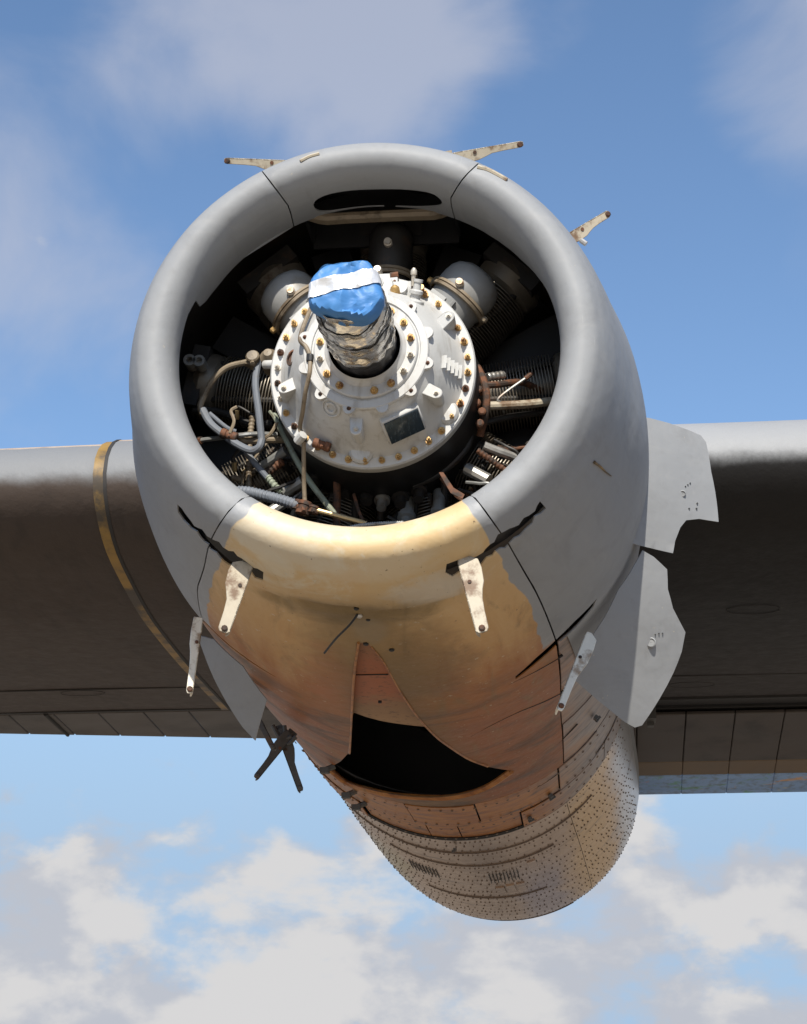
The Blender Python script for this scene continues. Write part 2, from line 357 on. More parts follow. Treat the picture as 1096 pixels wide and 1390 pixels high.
# ------------------------------------------------------------------ helpers
def link(o, parent=None):
    COL.objects.link(o)
    if parent is not None: o.parent = parent
    return o
def mesh_obj(name, verts, faces, mt, parent=None, smooth=True, sharp=None):
    me = bpy.data.meshes.new(name); me.from_pydata([tuple(v) for v in verts], [], faces); me.update()
    if smooth:
        me.polygons.foreach_set('use_smooth', [True]*len(me.polygons))
        if sharp: me.set_sharp_from_angle(angle=math.radians(sharp))
    me.materials.append(M[mt] if isinstance(mt, str) else mt)
    return link(bpy.data.objects.new(name, me), parent)
def thing(name, loc, label, cat, group=None):
    o = bpy.data.objects.new(name, None); o.location = loc; o.empty_display_size = .1
    o['label'] = label; o['category'] = cat
    if group: o['group'] = group
    return link(o)
def adopt(o, parent):
    """keep world coordinates of o's mesh while parenting to a root that is moved away from the origin"""
    o.parent = parent
class MB:
    def __init__(s): s.v = []; s.f = []
    def add(s, vs, fs):
        k = len(s.v); s.v += [Vector(v) for v in vs]; s.f += [tuple(i+k for i in f) for f in fs]; return s
    def box(s, c, size, rot=None):
        hx, hy, hz = [q/2 for q in size]; R = rot or Matrix.Identity(3); c = Vector(c)
        vs = [c + R @ Vector((x*hx, y*hy, z*hz)) for x in (-1, 1) for y in (-1, 1) for z in (-1, 1)]
        return s.add(vs, [(0, 1, 3, 2), (4, 6, 7, 5), (0, 4, 5, 1), (2, 3, 7, 6), (0, 2, 6, 4), (1, 5, 7, 3)])
    def lathe(s, o, axis, prof, n=24, caps=True):
        """prof: list of (radius, height along axis)"""
        a = Vector(axis).normalized(); t = Vector((0, 0, 1)) if abs(a.z) < .9 else Vector((1, 0, 0))
        u = a.cross(t).normalized(); v = a.cross(u); o = Vector(o); vs = []; fs = []
        for r, h in prof:
            for i in range(n):
                q = 2*math.pi*i/n; vs.append(o + a*h + (u*math.cos(q) + v*math.sin(q))*r)
        for j in range(len(prof)-1):
            for i in range(n):
                k = (i+1) % n; fs.append((j*n+i, j*n+k, (j+1)*n+k, (j+1)*n+i))
        if caps: fs.append(tuple(reversed(range(n)))); fs.append(tuple(range((len(prof)-1)*n, len(prof)*n)))
        return s.add(vs, fs)
    def tube(s, pts, r, n=10, sub=6, ripple=0, ripn=0):
        pts = [Vector(p) for p in pts]; P = []
        if sub > 1 and len(pts) > 2:
            E = [2*pts[0]-pts[1]] + pts + [2*pts[-1]-pts[-2]]
            for i in range(1, len(E)-2):
                for k in range(sub):
                    t = k/sub; a, b, c, d = E[i-1:i+3]
                    P.append(.5*((2*b) + (c-a)*t + (2*a-5*b+4*c-d)*t*t + (3*b-a-3*c+d)*t**3))
            P.append(pts[-1])
        else: P = pts
        if ripn:
            L = [0]
            for i in range(1, len(P)): L.append(L[-1]+(P[i]-P[i-1]).length)
            Q = []; 
            for k in range(ripn*4+1):
                d = L[-1]*k/(ripn*4); i = max(j for j in range(len(L)) if L[j] <= d+1e-9); i = min(i, len(P)-2)
                t = (d-L[i])/max(1e-9, L[i+1]-L[i]); Q.append(P[i].lerp(P[i+1], t))
            P = Q
        rs = r if isinstance(r, (list, tuple)) else None
        vs = []; fs = []; prev = None
        for i, p in enumerate(P):
            d = (P[min(i+1, len(P)-1)] - P[max(i-1, 0)]).normalized()
            if prev is None:
                t = Vector((0, 0, 1)) if abs(d.z) < .9 else Vector((1, 0, 0)); u = d.cross(t).normalized()
            else: u = (prev - d*prev.dot(d)).normalized()
            prev = u; v = d.cross(u)
            rr = r if rs is None else rs[0] + (rs[1]-rs[0])*i/max(1, len(P)-1)
            if ripn: rr *= 1 + ripple*(1 if i % 4 in (1, 2) else -1)
            for k in range(n):
                q = 2*math.pi*k/n; vs.append(p + (u*math.cos(q)+v*math.sin(q))*rr)
        for i in range(len(P)-1):
            for k in range(n):
                j = (k+1) % n; fs.append((i*n+k, i*n+j, (i+1)*n+j, (i+1)*n+k))
        fs.append(tuple(reversed(range(n)))); fs.append(tuple(range((len(P)-1)*n, len(P)*n)))
        return s.add(vs, fs)
    def prism(s, poly, d):
        """poly: 3D points of a planar outline, d: extrusion vector"""
        n = len(poly); poly = [Vector(p) for p in poly]; d = Vector(d)
        return s.add(poly + [p+d for p in poly], [tuple(range(n)), tuple(reversed(range(n, 2*n)))] + [(i, i+n, (i+1) % n+n, (i+1) % n) for i in range(n)])
    def build(s, name, mt, parent=None, smooth=True, sharp=35):
        me = bpy.data.meshes.new(name); me.from_pydata([tuple(v) for v in s.v], [], s.f)
        bm = bmesh.new(); bm.from_mesh(me); bmesh.ops.recalc_face_normals(bm, faces=bm.faces); bm.to_mesh(me); bm.free()
        if smooth:
            me.polygons.foreach_set('use_smooth', [True]*len(me.polygons)); me.set_sharp_from_angle(angle=math.radians(sharp))
        me.materials.append(M[mt]); return link(bpy.data.objects.new(name, me), parent)

def proj(p):
    q = (np.asarray(p, float)-CAM) @ RM.T
    return np.stack([CX+F*q[..., 0]/q[..., 2], CY+F*q[..., 1]/q[..., 2]], -1)
def ray(px, py): return RM.T @ np.array([(px-CX)/F, (py-CY)/F, 1.0])
def at_y(px, py, y):
    d = ray(px, py); return Vector(CAM + d*((y-CAM[1])/d[1]))

# ------------------------------------------------------------------ nacelle surface
SZ = .965
PROF = np.array([(.548, .26), (.535, .16), (.53, .11), (.531, .075), (.537, .045), (.549, .022), (.566, .006), (.592, 0), (.62, .012), (.645, .05), (.672, .12), (.702, .25), (.730, .4), (.770, .6), (.802, .9), (.812, 1.3), (.798, 2.0), (.757, 3.0), (.735, 3.6), (.735, 4.5), (.72, 5.4), (.63, 6.2), (.40, 6.9), (.10, 7.2)])
def dense(kp, n=40):
    P = np.vstack([2*kp[0]-kp[1], kp, 2*kp[-1]-kp[-2]]); o = []
    for i in range(1, len(P)-2):
        t = np.linspace(0, 1, n, endpoint=False)[:, None]; p0, p1, p2, p3 = P[i-1:i+3]
        d = np.linalg.norm(p2-p1); d0 = np.linalg.norm(p1-p0); d2 = np.linalg.norm(p3-p2)
        m1 = ((p1-p0)/d0*d+(p2-p1)/d*d0)/(d+d0)*d; m2 = ((p2-p1)/d*d2+(p3-p2)/d2*d)/(d+d2)*d
        o.append((2*t**3-3*t**2+1)*p1+(t**3-2*t**2+t)*m1+(-2*t**3+3*t**2)*p2+(t**3-t**2)*m2)
    o.append(P[-2][None]); return np.vstack(o)
DP = dense(PROF); DV = np.r_[0, np.cumsum(np.hypot(*np.diff(DP, axis=0).T))]
ILIP = int(np.argmin(DP[:, 1])); VLIP = DV[ILIP]
def v_of_y(y): return float(np.interp(y, DP[ILIP:, 1], DV[ILIP:]))        # outer side
def v_in(y): return float(np.interp(y, DP[:ILIP+1, 1][::-1], DV[:ILIP+1][::-1]))  # inner throat side
def xc(y): return np.interp(y, [0, .5, 1, 2, 3.6, 4.5, 5.4, 7.2], [0, -.01, -.022, -.03, -.01, .04, .085, .10])
def zc(y): return np.interp(y, [0, 1, 2, 3, 3.6, 4.5, 5.4, 6.2, 7.2], [0, 0, -.03, -.10, -.15, -.235, -.315, -.28, -.18])
def S(th, v, off=0.0):
    th = np.asarray(th, float); v = np.asarray(v, float)
    r = np.interp(v, DV, DP[:, 0]); y = np.interp(v, DV, DP[:, 1])
    e = .002; tr = np.interp(v+e, DV, DP[:, 0])-np.interp(v-e, DV, DP[:, 0]); ty = np.interp(v+e, DV, DP[:, 1])-np.interp(v-e, DV, DP[:, 1])
    L = np.hypot(tr, ty)+1e-12; r = r + off*ty/L; y = y - off*tr/L
    th, r, y = np.broadcast_arrays(th, r, y)
    return np.stack([xc(y)+r*np.sin(th), y, zc(y)+SZ*r*np.cos(th)], -1)
_th = np.radians(np.arange(0, 360, .5)); _v = np.linspace(0, DV[-1], 900)
_G = S(_th[:, None], _v[None]); _Q = proj(_G); _D = np.linalg.norm(_G-CAM, axis=-1)
def unp(px, py):
    """(theta, v) where the line of sight meets the nacelle skin first"""
    d = np.hypot(_Q[..., 0]-px, _Q[..., 1]-py); mm = d < 7
    if not mm.any(): i = np.unravel_index(d.argmin(), d.shape)
    else:
        dd = np.where(mm, _D+d*.004, 1e9); i = np.unravel_index(dd.argmin(), dd.shape)
    th, v = _th[i[0]], _v[i[1]]
    for _ in range(6):
        p = proj(S(th, v)); J = np.stack([(proj(S(th+1e-4, v))-p)/1e-4, (proj(S(th, v+1e-4))-p)/1e-4], 1)
        try: s = np.linalg.solve(J, np.array([px, py])-p)
        except Exception: break
        s = np.clip(s, -.05, .05); th += s[0]; v += s[1]
        if not mm.any(): break
    return float(th), float(np.clip(v, 0, DV[-1]))
def chaikin(p, n=2):
    for _ in range(n):
        q = []
        for i, a in enumerate(p):
            b = p[(i+1) % len(p)]; q += [(a[0]*.75+b[0]*.25, a[1]*.75+b[1]*.25), (a[0]*.25+b[0]*.75, a[1]*.25+b[1]*.75)]
        p = q
    return p
UK = .68    # metres per radian in the flattened panel domain
def P2(pts): return [(t*UK, v) for t, v in pts]
def pxpoly(pts): return P2([unp(*p) for p in pts])
def inside(p, poly):
    x, y = p; c = False; n = len(poly); j = n-1
    for i in range(n):
        xi, yi = poly[i]; xj, yj = poly[j]
        if (yi > y) != (yj > y) and x < (xj-xi)*(y-yi)/(yj-yi)+xi: c = not c
        j = i
    return c
def densify(poly, step):
    o = []
    for i, a in enumerate(poly):
        b = poly[(i+1) % len(poly)]; n = max(1, int(math.hypot(b[0]-a[0], b[1]-a[1])/step))
        o += [(a[0]+(b[0]-a[0])*k/n, a[1]+(b[1]-a[1])*k/n) for k in range(n)]
    return o
def dent(co, th, v, amp=.0022):
    return noise.noise(Vector(co)*2.3)*amp + noise.noise(Vector(co)*6.0)*amp*.45
def panel(name, mt, parent, outline, holes=(), step=.03, off=0.0, thick=.004, edge_sides=None, crease=None, flank=None, dents=True):
    """a sheet-metal panel of the nacelle: outline and holes in the flattened (theta, v) domain"""
    outl = densify(outline, step); hs = [densify(h, step*.6) for h in holes]
    xs = [p[0] for p in outl]; ys = [p[1] for p in outl]; pts = list(outl); ed = [(i, (i+1) % len(outl)) for i in range(len(outl))]
    for h in hs:
        k = len(pts); pts += h; ed += [(k+i, k+(i+1) % len(h)) for i in range(len(h))]
    # lines of constant v follow the profile closely round the lip
    vs_ = []; v = min(ys)
    while v < max(ys):
        vs_.append(v); v += step*(.42 if v < VLIP+.22 else 1.0 if v < VLIP+1.4 else 1.7)
    nx = max(3, int((max(xs)-min(xs))/step))
    gx = [min(xs)+(max(xs)-min(xs))*i/nx for i in range(nx+1)]
    bpts = np.array(pts)
    for v in vs_:
        for x in gx:
            if inside((x, v), outl) and not any(inside((x, v), h) for h in hs) and np.hypot(bpts[:, 0]-x, bpts[:, 1]-v).min() > step*.22: pts.append((x, v))
    co, ee, ff, *_ = delaunay_2d_cdt([Vector(p) for p in pts], ed, [], 0, 1e-6)
    keep = []
    for f in ff:
        cx_ = sum(co[i][0] for i in f)/len(f); cy_ = sum(co[i][1] for i in f)/len(f)
        if inside((cx_, cy_), outl) and not any(inside((cx_, cy_), h) for h in hs): keep.append(tuple(f))
    used = sorted({i for f in keep for i in f}); rm = {o: n for n, o in enumerate(used)}
    c2 = np.array([[co[i][0]/UK, co[i][1]] for i in used])
    W = S(c2[:, 0], c2[:, 1], off)
    Nn = S(c2[:, 0], c2[:, 1], off+.01)-W; Nn /= np.linalg.norm(Nn, axis=1)[:, None]
    for i in range(len(W)):
        d = dent(W[i], *c2[i]) if dents else 0
        if crease: d += crease(c2[i, 0], c2[i, 1], W[i])
        W[i] += Nn[i]*d
    o = mesh_obj(name, W, [tuple(rm[i] for i in f) for f in keep], mt, parent)
    me = o.data
    bm = bmesh.new(); bm.from_mesh(me); bm.faces.ensure_lookup_table()
    # all faces look outward
    for f in bm.faces:
        i = f.verts[0].index
        if f.normal.dot(Vector(Nn[i])) < 0: f.normal_flip()
    bm.to_mesh(me); bm.free()
    if edge_sides:
        at = me.attributes.new('edge', 'FLOAT', 'POINT')
        lo, hi = edge_sides
        at.data.foreach_set('value', [float(min(abs(t-lo(v)), abs(t-hi(v)))*UK) for t, v in c2])
    if flank:
        at = me.attributes.new('flank', 'FLOAT', 'POINT')
        at.data.foreach_set('value', [0.0 for _ in c2])
    sm = o.modifiers.new('thickness', 'SOLIDIFY'); sm.thickness = thick; sm.offset = -1
    es = o.modifiers.new('crisp', 'EDGE_SPLIT'); es.split_angle = math.radians(42)
    return o
R_ = math.radians
def tl(pts):
    """theta as a function of v through px-derived key points"""
    vv = [p[1] for p in pts]; tt = [p[0] for p in pts]
    return lambda v: float(np.interp(v, vv, tt))
VR0 = v_in(.26)
# seams: theta against v
seamTL = tl([(R_(334.5), 0), (R_(334.5), v_in(.1)), (R_(332.0), VLIP), (R_(331), VLIP+1.2)])
seamTR = tl([(R_(25.5), 0), (R_(26), v_in(.1)), (R_(30), VLIP), (R_(32), VLIP+1.2)])
seamBL = tl([(R_(215), 0), (R_(215.5), VLIP), (R_(219.8), v_of_y(.187)), (R_(226.), v_of_y(.6)), (R_(229), v_of_y(1.0)), (R_(231), v_of_y(3.0))])
seamBR = tl([(R_(148.7), 0), (R_(148.0), VLIP+.03), (R_(146.5), v_of_y(.128)), (R_(143.8), v_of_y(.47)), (R_(141.6), v_of_y(1.0)), (R_(141.2), v_of_y(3.0))])
def side(fn, v0, v1, n=24, sh=0.0):
    return [((fn(v0+(v1-v0)*i/n))*UK+sh, v0+(v1-v0)*i/n) for i in range(n+1)]
GAP = .0022

nac = thing('engine_nacelle', (0, 0, 0), 'grey engine nacelle with cream and burnt brown chin below the wing', 'engine nacelle')

def z2(ox, oy, s, pts): return [(ox+x*s, oy+y*s) for x, y in pts]
_js = random.Random(4)
def jag(pts, a=2.2):
    o = densify(pts, 7.0); return [(x+_js.uniform(-a, a), y+_js.uniform(-a, a)) for x, y in o]
slotL = pxpoly(jag(z2(160, 580, .365, [(230, 288), (262, 318), (288, 365), (325, 378), (362, 408), (402, 436), (452, 466), (492, 497), (545, 524), (542, 556), (515, 552), (498, 524), (470, 520), (445, 516), (400, 490), (352, 452), (312, 402), (250, 345), (232, 312)])))
slotR = pxpoly(jag(z2(560, 580, .365, [(475, 268), (488, 292), (455, 328), (415, 368), (392, 392), (358, 424), (322, 446), (272, 478), (244, 500), (206, 500), (150, 542), (120, 520), (126, 494), (165, 477), (215, 474), (270, 444), (300, 412), (330, 378), (385, 353), (430, 318)])))
slitR = pxpoly([(811, 812), (806, 824), (783, 851), (761, 871), (730, 899), (700, 922), (700, 918), (728, 893), (758, 866), (780, 844)])
slitL = P2([(R_(208), v_of_y(1.035)), (R_(216), v_of_y(1.02)), (R_(229), v_of_y(1.0)), (R_(229), v_of_y(.975)), (R_(216), v_of_y(.995)), (R_(208), v_of_y(1.03))])
opening = pxpoly([(484, 874), (480, 915), (477, 962), (474, 1022), (462, 1034), (446, 1042), (470, 1061), (504, 1072), (540, 1079), (600, 1082), (634, 1077), (664, 1066), (694, 1046), (662, 1041), (636, 1031), (608, 1013), (590, 999), (568, 976), (545, 943), (522, 902), (506, 880), (498, 872)])
topslot = pxpoly([(424, 276), (436, 266), (470, 259), (516, 257), (560, 258), (590, 263), (602, 274), (596, 281), (560, 283), (500, 286), (450, 288), (430, 287)])
VEND = v_of_y(1.02); VCH = v_of_y(2.80)

def rear_in(y0): return v_in(y0)
# top panel
ot = side(seamTL, 0, VEND, sh=GAP-2*math.pi*UK) + list(reversed(side(seamTR, 0, VEND, sh=-GAP)))
ts = [((x-2*math.pi*UK) if x > math.pi*UK else x, v) for x, v in topslot]
p_top = panel('top_cowl_panel', 'grey_paint', nac, ot, [chaikin(ts)])
p_top['label'] = 'grey top cowl panel with dark air intake slot'
# left panel: its throat liner stops short below the jag
vj = v_in(.10)
ol = side(seamBL, vj, VEND, sh=GAP) + list(reversed(side(seamTL, 0, VEND, sh=-GAP)))
ol += [(R_(303)*UK, v_in(.25)), (R_(297)*UK, v_in(.235)), (R_(293.5)*UK, v_in(.20)), (R_(292)*UK, vj-.02), (R_(286)*UK, vj)]
def bulge(t, v):
    """the chin is fuller than the rest of the lip"""
    a = max(0, 1-((t-180)/72)**2); q = (v-VLIP)/.42
    return .017*a*a*(math.sin(math.pi*min(1, q)**.55)**1.3 if 0 < q < 1 else 0)
def flank_crease(th, v, p):
    t = math.degrees(th) % 360; y = p[1]
    if y < .0 or v < VLIP: return 0
    a = max(0, min(1, (t-100)/18)) if t < 180 else max(0, min(1, (266-t)/18))
    return -.0035*math.exp(-((y-.185)/.010)**2)*a + bulge(t, v)
p_left = panel('left_cowl_panel', 'grey_paint', nac, ol, [slotL], crease=flank_crease)
vj2 = v_in(.10)
VER = v_of_y(1.42)
orr = side(seamTR, 0, VEND, sh=GAP) + [(R_(100)*UK, VEND), (R_(112)*UK, VER), (R_(136)*UK, VER), (R_(138.5)*UK, VEND)] + list(reversed(side(seamBR, vj2, VEND, sh=-GAP))) + [(R_(92)*UK, vj2), (R_(70)*UK, v_in(.14)), (R_(52)*UK, v_in(.24))]
p_right = panel('right_cowl_panel', 'grey_paint', nac, orr, [slotR, slitR], crease=flank_crease)
def chin_crease(th, v, p):
    y = p[1]; t = math.degrees(th)
    bl = bulge(t, v)
    a = max(0, min(1, (t-158)/8))*max(0, min(1, (212-t)/8))
    d = -.009*math.exp(-((y-.285-.02*math.sin(th*9))/.011)**2)*a
    return d+bl
oc = side(seamBR, v_in(.09), VCH, 40, sh=GAP) + list(reversed(side(seamBL, v_in(.09), VCH, 40, sh=-GAP)))
p_chin = panel('chin_panel', 'chin_paint', nac, oc, [slotL, slotR, slitR, slitL, opening], edge_sides=(seamBR, seamBL), crease=chin_crease, step=.026)
p_chin['label'] = 'cream chin panel burnt brown towards the black outlet'
# recessed red panel in front of the outlet
rp = pxpoly([(470, 850), (466, 1000), (478, 979), (496, 985), (515, 990), (552, 996), (588, 999), (640, 1035), (560, 930), (515, 855)])
recess = panel('recessed_panel', 'recess_red', nac, rp, off=-.030, step=.03)
recess['label'] = 'faded red recessed panel in front of the outlet'
tongue = pxpoly([(478, 979), (500, 986), (512, 990), (503, 1008), (497, 1012), (500, 992), (482, 984)])
# thin joint across the red panel
jl = [S(*unp(482+9*k, 928-.1*k), -.0285) for k in range(6)]
MB().tube(jl, .0022, 6).build('panel_joint', 'seal_dark', nac)
# folded edge of the outlet: a rolled lip along its left side
el_ = [S(*unp(px_, py_), .002) for px_, py_ in [(487, 872), (481, 915), (478, 962), (475, 1022)]]
MB().tube(el_, .0042, 8).build('outlet_edge', 'burnt_band', nac)
el_ = [S(*unp(px_, py_), .000) for px_, py_ in [(446, 1043), (470, 1062), (504, 1073), (540, 1080), (600, 1083), (634, 1078), (664, 1067), (694, 1047)]]
MB().tube(el_, .012, 8).build('outlet_edge', 'burnt_band', nac)
el_ = [S(*unp(px_, py_), .001) for px_, py_ in [(505, 878), (522, 900), (545, 941), (568, 974), (590, 998), (608, 1012), (636, 1030), (662, 1040)]]
MB().tube(el_, [.0018, .0045], 8).build('outlet_edge', 'burnt_band', nac)

# skirts aft of the cowl: upper hull, burnt collar band, riveted tail
def ring_panel(name, mt, t0, t1, y0, y1, off=0.0, step=.06, thick=.004, hs=()):
    v0, v1 = v_of_y(y0), v_of_y(y1)
    return panel(name, mt, nac, [(R_(t0)*UK, v0), (R_(t1)*UK, v0), (R_(t1)*UK, v1), (R_(t0)*UK, v1)], hs, step, off, thick)
ring_panel('upper_hull', 'grey_paint', -118, 110, 1.03, 3.5, -.012, .09)
ring_panel('side_skirt', 'burnt_band', 110, 140.9, 1.03, 2.16, -.006, .05)
ring_panel('side_skirt', 'burnt_band', 232, 244, 1.03, 2.9, -.006, .05)
ring_panel('side_skirt', 'burnt_band', 108, 140.9, 2.165, 2.80, -.002, .05)
NB = 5
bt = [108, 127, 143.5, 171, 192, 236]
for k in range(NB):
    ring_panel('collar_band', 'burnt_band', bt[k]+.25, bt[k+1]-.25, 2.806, 3.20, .004 if k % 2 else .0, .05)
bt = [104, 122, 158, 179, 189.5, 212, 238]
for k in range(6):
    ring_panel('collar_plate', 'recess_red' if k == -1 else 'burnt_band', bt[k]+.2, bt[k+1]-.2, 3.206, 3.50, -.008 if k in (2, 3, 4) else .006, .05)
# dark gap behind the collar, then the riveted skins
mbg = MB()
for y_, rr in ((3.515, .010), (2.803, .004)):
    mbg.tube([S(R_(t), v_of_y(y_), -.006) for t in range(100, 246, 4)], rr, 6)
mbg.build('dark_seam', 'seal_dark', nac)
tb = [96, 140.6, 226, 262]
tails = []
for k in range(3):
    tails.append(ring_panel('tail_skin', 'riveted_skin', tb[k]+.12, tb[k+1]-.12, 3.53, 7.19, -.004, .07))
ring_panel('tail_skin', 'grey_paint', -98, 96, 3.53, 7.19, -.004, .10)
# rivets on the tail: low domes in rows round and along the skin
mr = MB(); rnd = random.Random(3)
def rivet(th, v, r=.0075, off=-.004):
    c = Vector(S(th, v, off)); n = (Vector(S(th, v, off+.01))-c).normalized()
    t = n.cross(Vector((0, 1, 0))).normalized(); u = n.cross(t)
    vs = [c + (t*math.cos(q)+u*math.sin(q))*r - n*.001 for q in [i*math.pi/3 for i in range(6)]] + [c + (t*math.cos(q)+u*math.sin(q))*r*.55 + n*.0028 for q in [i*math.pi/3 for i in range(6)]]
    mr.add(vs, [(i, (i+1) % 6, (i+1) % 6+6, i+6) for i in range(6)] + [(6, 7, 8, 9, 10, 11)])
y = 3.60; row = 0
while y < 6.5:
    t = 104 + (row % 2)*1.4
    while t < 256:
        if rnd.random() > .07 and abs(t-140.6) > .5: rivet(R_(t+rnd.uniform(-.15, .15)), v_of_y(y+rnd.uniform(-.008, .008)), rnd.uniform(.0034, .0055))
        t += 3.1 if row % 3 else 1.7
    y += .085 if y < 5.2 else .11; row += 1
rv = mr.build('rivets', 'rivet_dark', nac); rv['kind'] = 'stuff'
mr = MB()
for y, tt in ((2.86, (110, 236)), (3.15, (110, 236)), (3.25, (106, 236)), (3.46, (106, 236))):
    t = tt[0]
    while t < tt[1]: rivet(R_(t), v_of_y(y), .0065, .006); t += 3.4
rv2 = mr.build('collar_rivets', 'rivet_dark', nac); rv2['kind'] = 'stuff'
# raised access strips and lap joints on the tail
for y_, a0, a1 in ((4.05, 150, 212), (4.75, 158, 205), (5.55, 150, 214), (3.80, 130, 226)):
    MB().tube([S(R_(a0+(a1-a0)*i/20), v_of_y(y_), -.003) for i in range(21)], .0045, 5, 1).build('lap_joint', 'rivet_dark', nac)
for t_, y0_, y1_ in ((167, 4.5, 4.68), (171, 4.5, 4.68), (175, 4.52, 4.66), (160, 4.15, 4.33)):
    ring_panel('access_plate', 'riveted_skin', t_-1.6, t_+1.6, y0_, y1_, .002, .05, .006)
for k in range(9):
    for base_t in (166, 196):
        MB().tube([S(R_(base_t+k*1.3), v_of_y(4.22), 0), S(R_(base_t+k*1.3+.5), v_of_y(4.40), 0)], .0024, 5, 1).build('vent_slot', 'seal_dark', nac)
ring_panel('collar_backing', 'black_skirt', 92, 268, 2.70, 3.62, -.030, .08)
ring_panel('skirt_backing', 'black_skirt', 92, 136, 1.05, 2.72, -.030, .08)

# small fittings on the collar (dark catches)
for px_, py_, s_ in ((746, 1078, .024), (718, 1108, .022), (806, 972, .022), (618, 1150, .012)):
    t, v = unp(px_, py_); c = Vector(S(t, v, .012)); n = (Vector(S(t, v, .03))-c).normalized()
    rot = n.to_track_quat('Z', 'Y').to_matrix()
    MB().box(c, (s_*1.8, s_*.7, .014), rot).box(c+n*.008+rot @ Vector((s_*.7, .004, 0)), (s_*.5, s_*1.2, .010), rot).build('catch', 'bracket_dark', nac)
for px_, py_ in ((441, 1046), (470, 1080), (484, 1096)):
    a = S(*unp(px_+14, py_-6), .0); a = Vector(a)
    b = at_y(px_, py_, a.y)
    MB().tube([a, a.lerp(b, .6), b], .012, 7, 2).box(b, (.035, .03, .022)).build('catch', 'bracket_dark', nac)

for pts in ([(640, 1000), (671, 983), (706, 966), (740, 952), (771, 936)], [(743, 1021), (760, 1008), (774, 994), (784, 983)], [(722, 1074), (745, 1060), (768, 1042), (786, 1023)], [(640, 957), (690, 930), (730, 910), (764, 890)]):
    MB().tube([S(*unp(*p), -.001) for p in pts], [.0008, .0050], 5, 5).build('lap_joint', 'seal_dark', nac)
# thin longitudinal seams of dark sealant
def surf_line(pts, off, r, name, mt):
    return MB().tube([S(*unp(*p), off) for p in pts], r, 6, 4).build(name, mt, nac)
# wire hanging from the chin, and drain holes
wp = [S(*unp(486, 832), .004), S(*unp(476, 836), .03), S(*unp(460, 848), .045), S(*unp(446, 866), .05)]
MB().tube(wp, .0032, 7).build('loose_wire', 'rubber_black', nac)
MB().lathe(S(*unp(488, 834), .0), Vector(S(*unp(488, 834), .1))-Vector(S(*unp(488, 834), 0)), [(.010, 0), (.010, .006), (.006, .010)], 8).build('wire_fitting', 'silver_metal', nac)
for px_, py_, r in ((497, 874, .008), (532, 882, .008), (485, 813, .006), (484, 826, .007), (500, 841, .006), (516, 953, .006)):
    t, v = unp(px_, py_); c = Vector(S(t, v, 0)); n = Vector(S(t, v, .01))-c
    MB().lathe(c, n, [(r, -.004), (r, .003), (r*.7, .004)], 10).build('drain_hole', 'rubber_black', nac)

# inner lip structure, liner and bulkhead (dark)
def lathe_y(name, prof, mt, parent, n=72, cx=0, cz=0, caps=False, sharp=40):
    return MB().lathe((cx, 0, cz), (0, 1, 0), prof, n, caps).build(name, mt, parent, True, sharp)
lathe_y('lip_stiffener', [(.575, .05), (.60, .035), (.625, .06), (.640, .12), (.645, .16)], 'liner', nac)
lathe_y('cowl_liner', [(.60, .30), (.66, .36), (.68, .6), (.69, .96)], 'liner', nac)
lathe_y('bulkhead', [(.02, .985), (.40, .985), (.70, .985)], 'black_skirt', nac)
lathe_y('outlet_duct', [(.36, 1.02), (.42, 1.4), (.44, 2.4), (.40, 3.4)], 'black_skirt', nac, cz=-.04)
lathe_y('rear_bulkhead', [(.02, 3.3), (.40, 3.3), (.70, 3.34)], 'black_skirt', nac, cz=-.12)

# intake box and its ledge at the top of the throat
mb = MB()
NS = 18
up_ = []; lo_ = []
for i in range(NS+1):
    x = -.225+.47*i/NS; e = abs(2*i/NS-1)
    zt = .494 - .010*e**4; up_.append((x, zt))
vs = []; fs = []
prf = [(.262, .0), (.252, .008), (.254, .018), (.268, .028), (.288, .030), (.290, .0)]
for x, zt in up_:
    lift = .03*max(0, abs(x-.01)-.17)/.06
    for (yy, dz) in prf: vs.append((x, yy, zt+dz+lift))
n_ = len(prf)
for i in range(NS):
    for j in range(n_): fs.append((i*n_+j, i*n_+(j+1) % n_, (i+1)*n_+(j+1) % n_, (i+1)*n_+j))
fs += [tuple(range(n_)), tuple(range(NS*n_, NS*n_+n_))]
mb.add(vs, fs).build('intake_ledge', 'hose_tan', nac)
MB().box((.01, .30, .60), (.44, .30, .01)).box((-.21, .30, .56), (.01, .30, .10)).box((.23, .30, .56), (.01, .30, .10)).box((.01, .445, .55), (.44, .01, .12)).build('intake_box', 'black_skirt', nac)

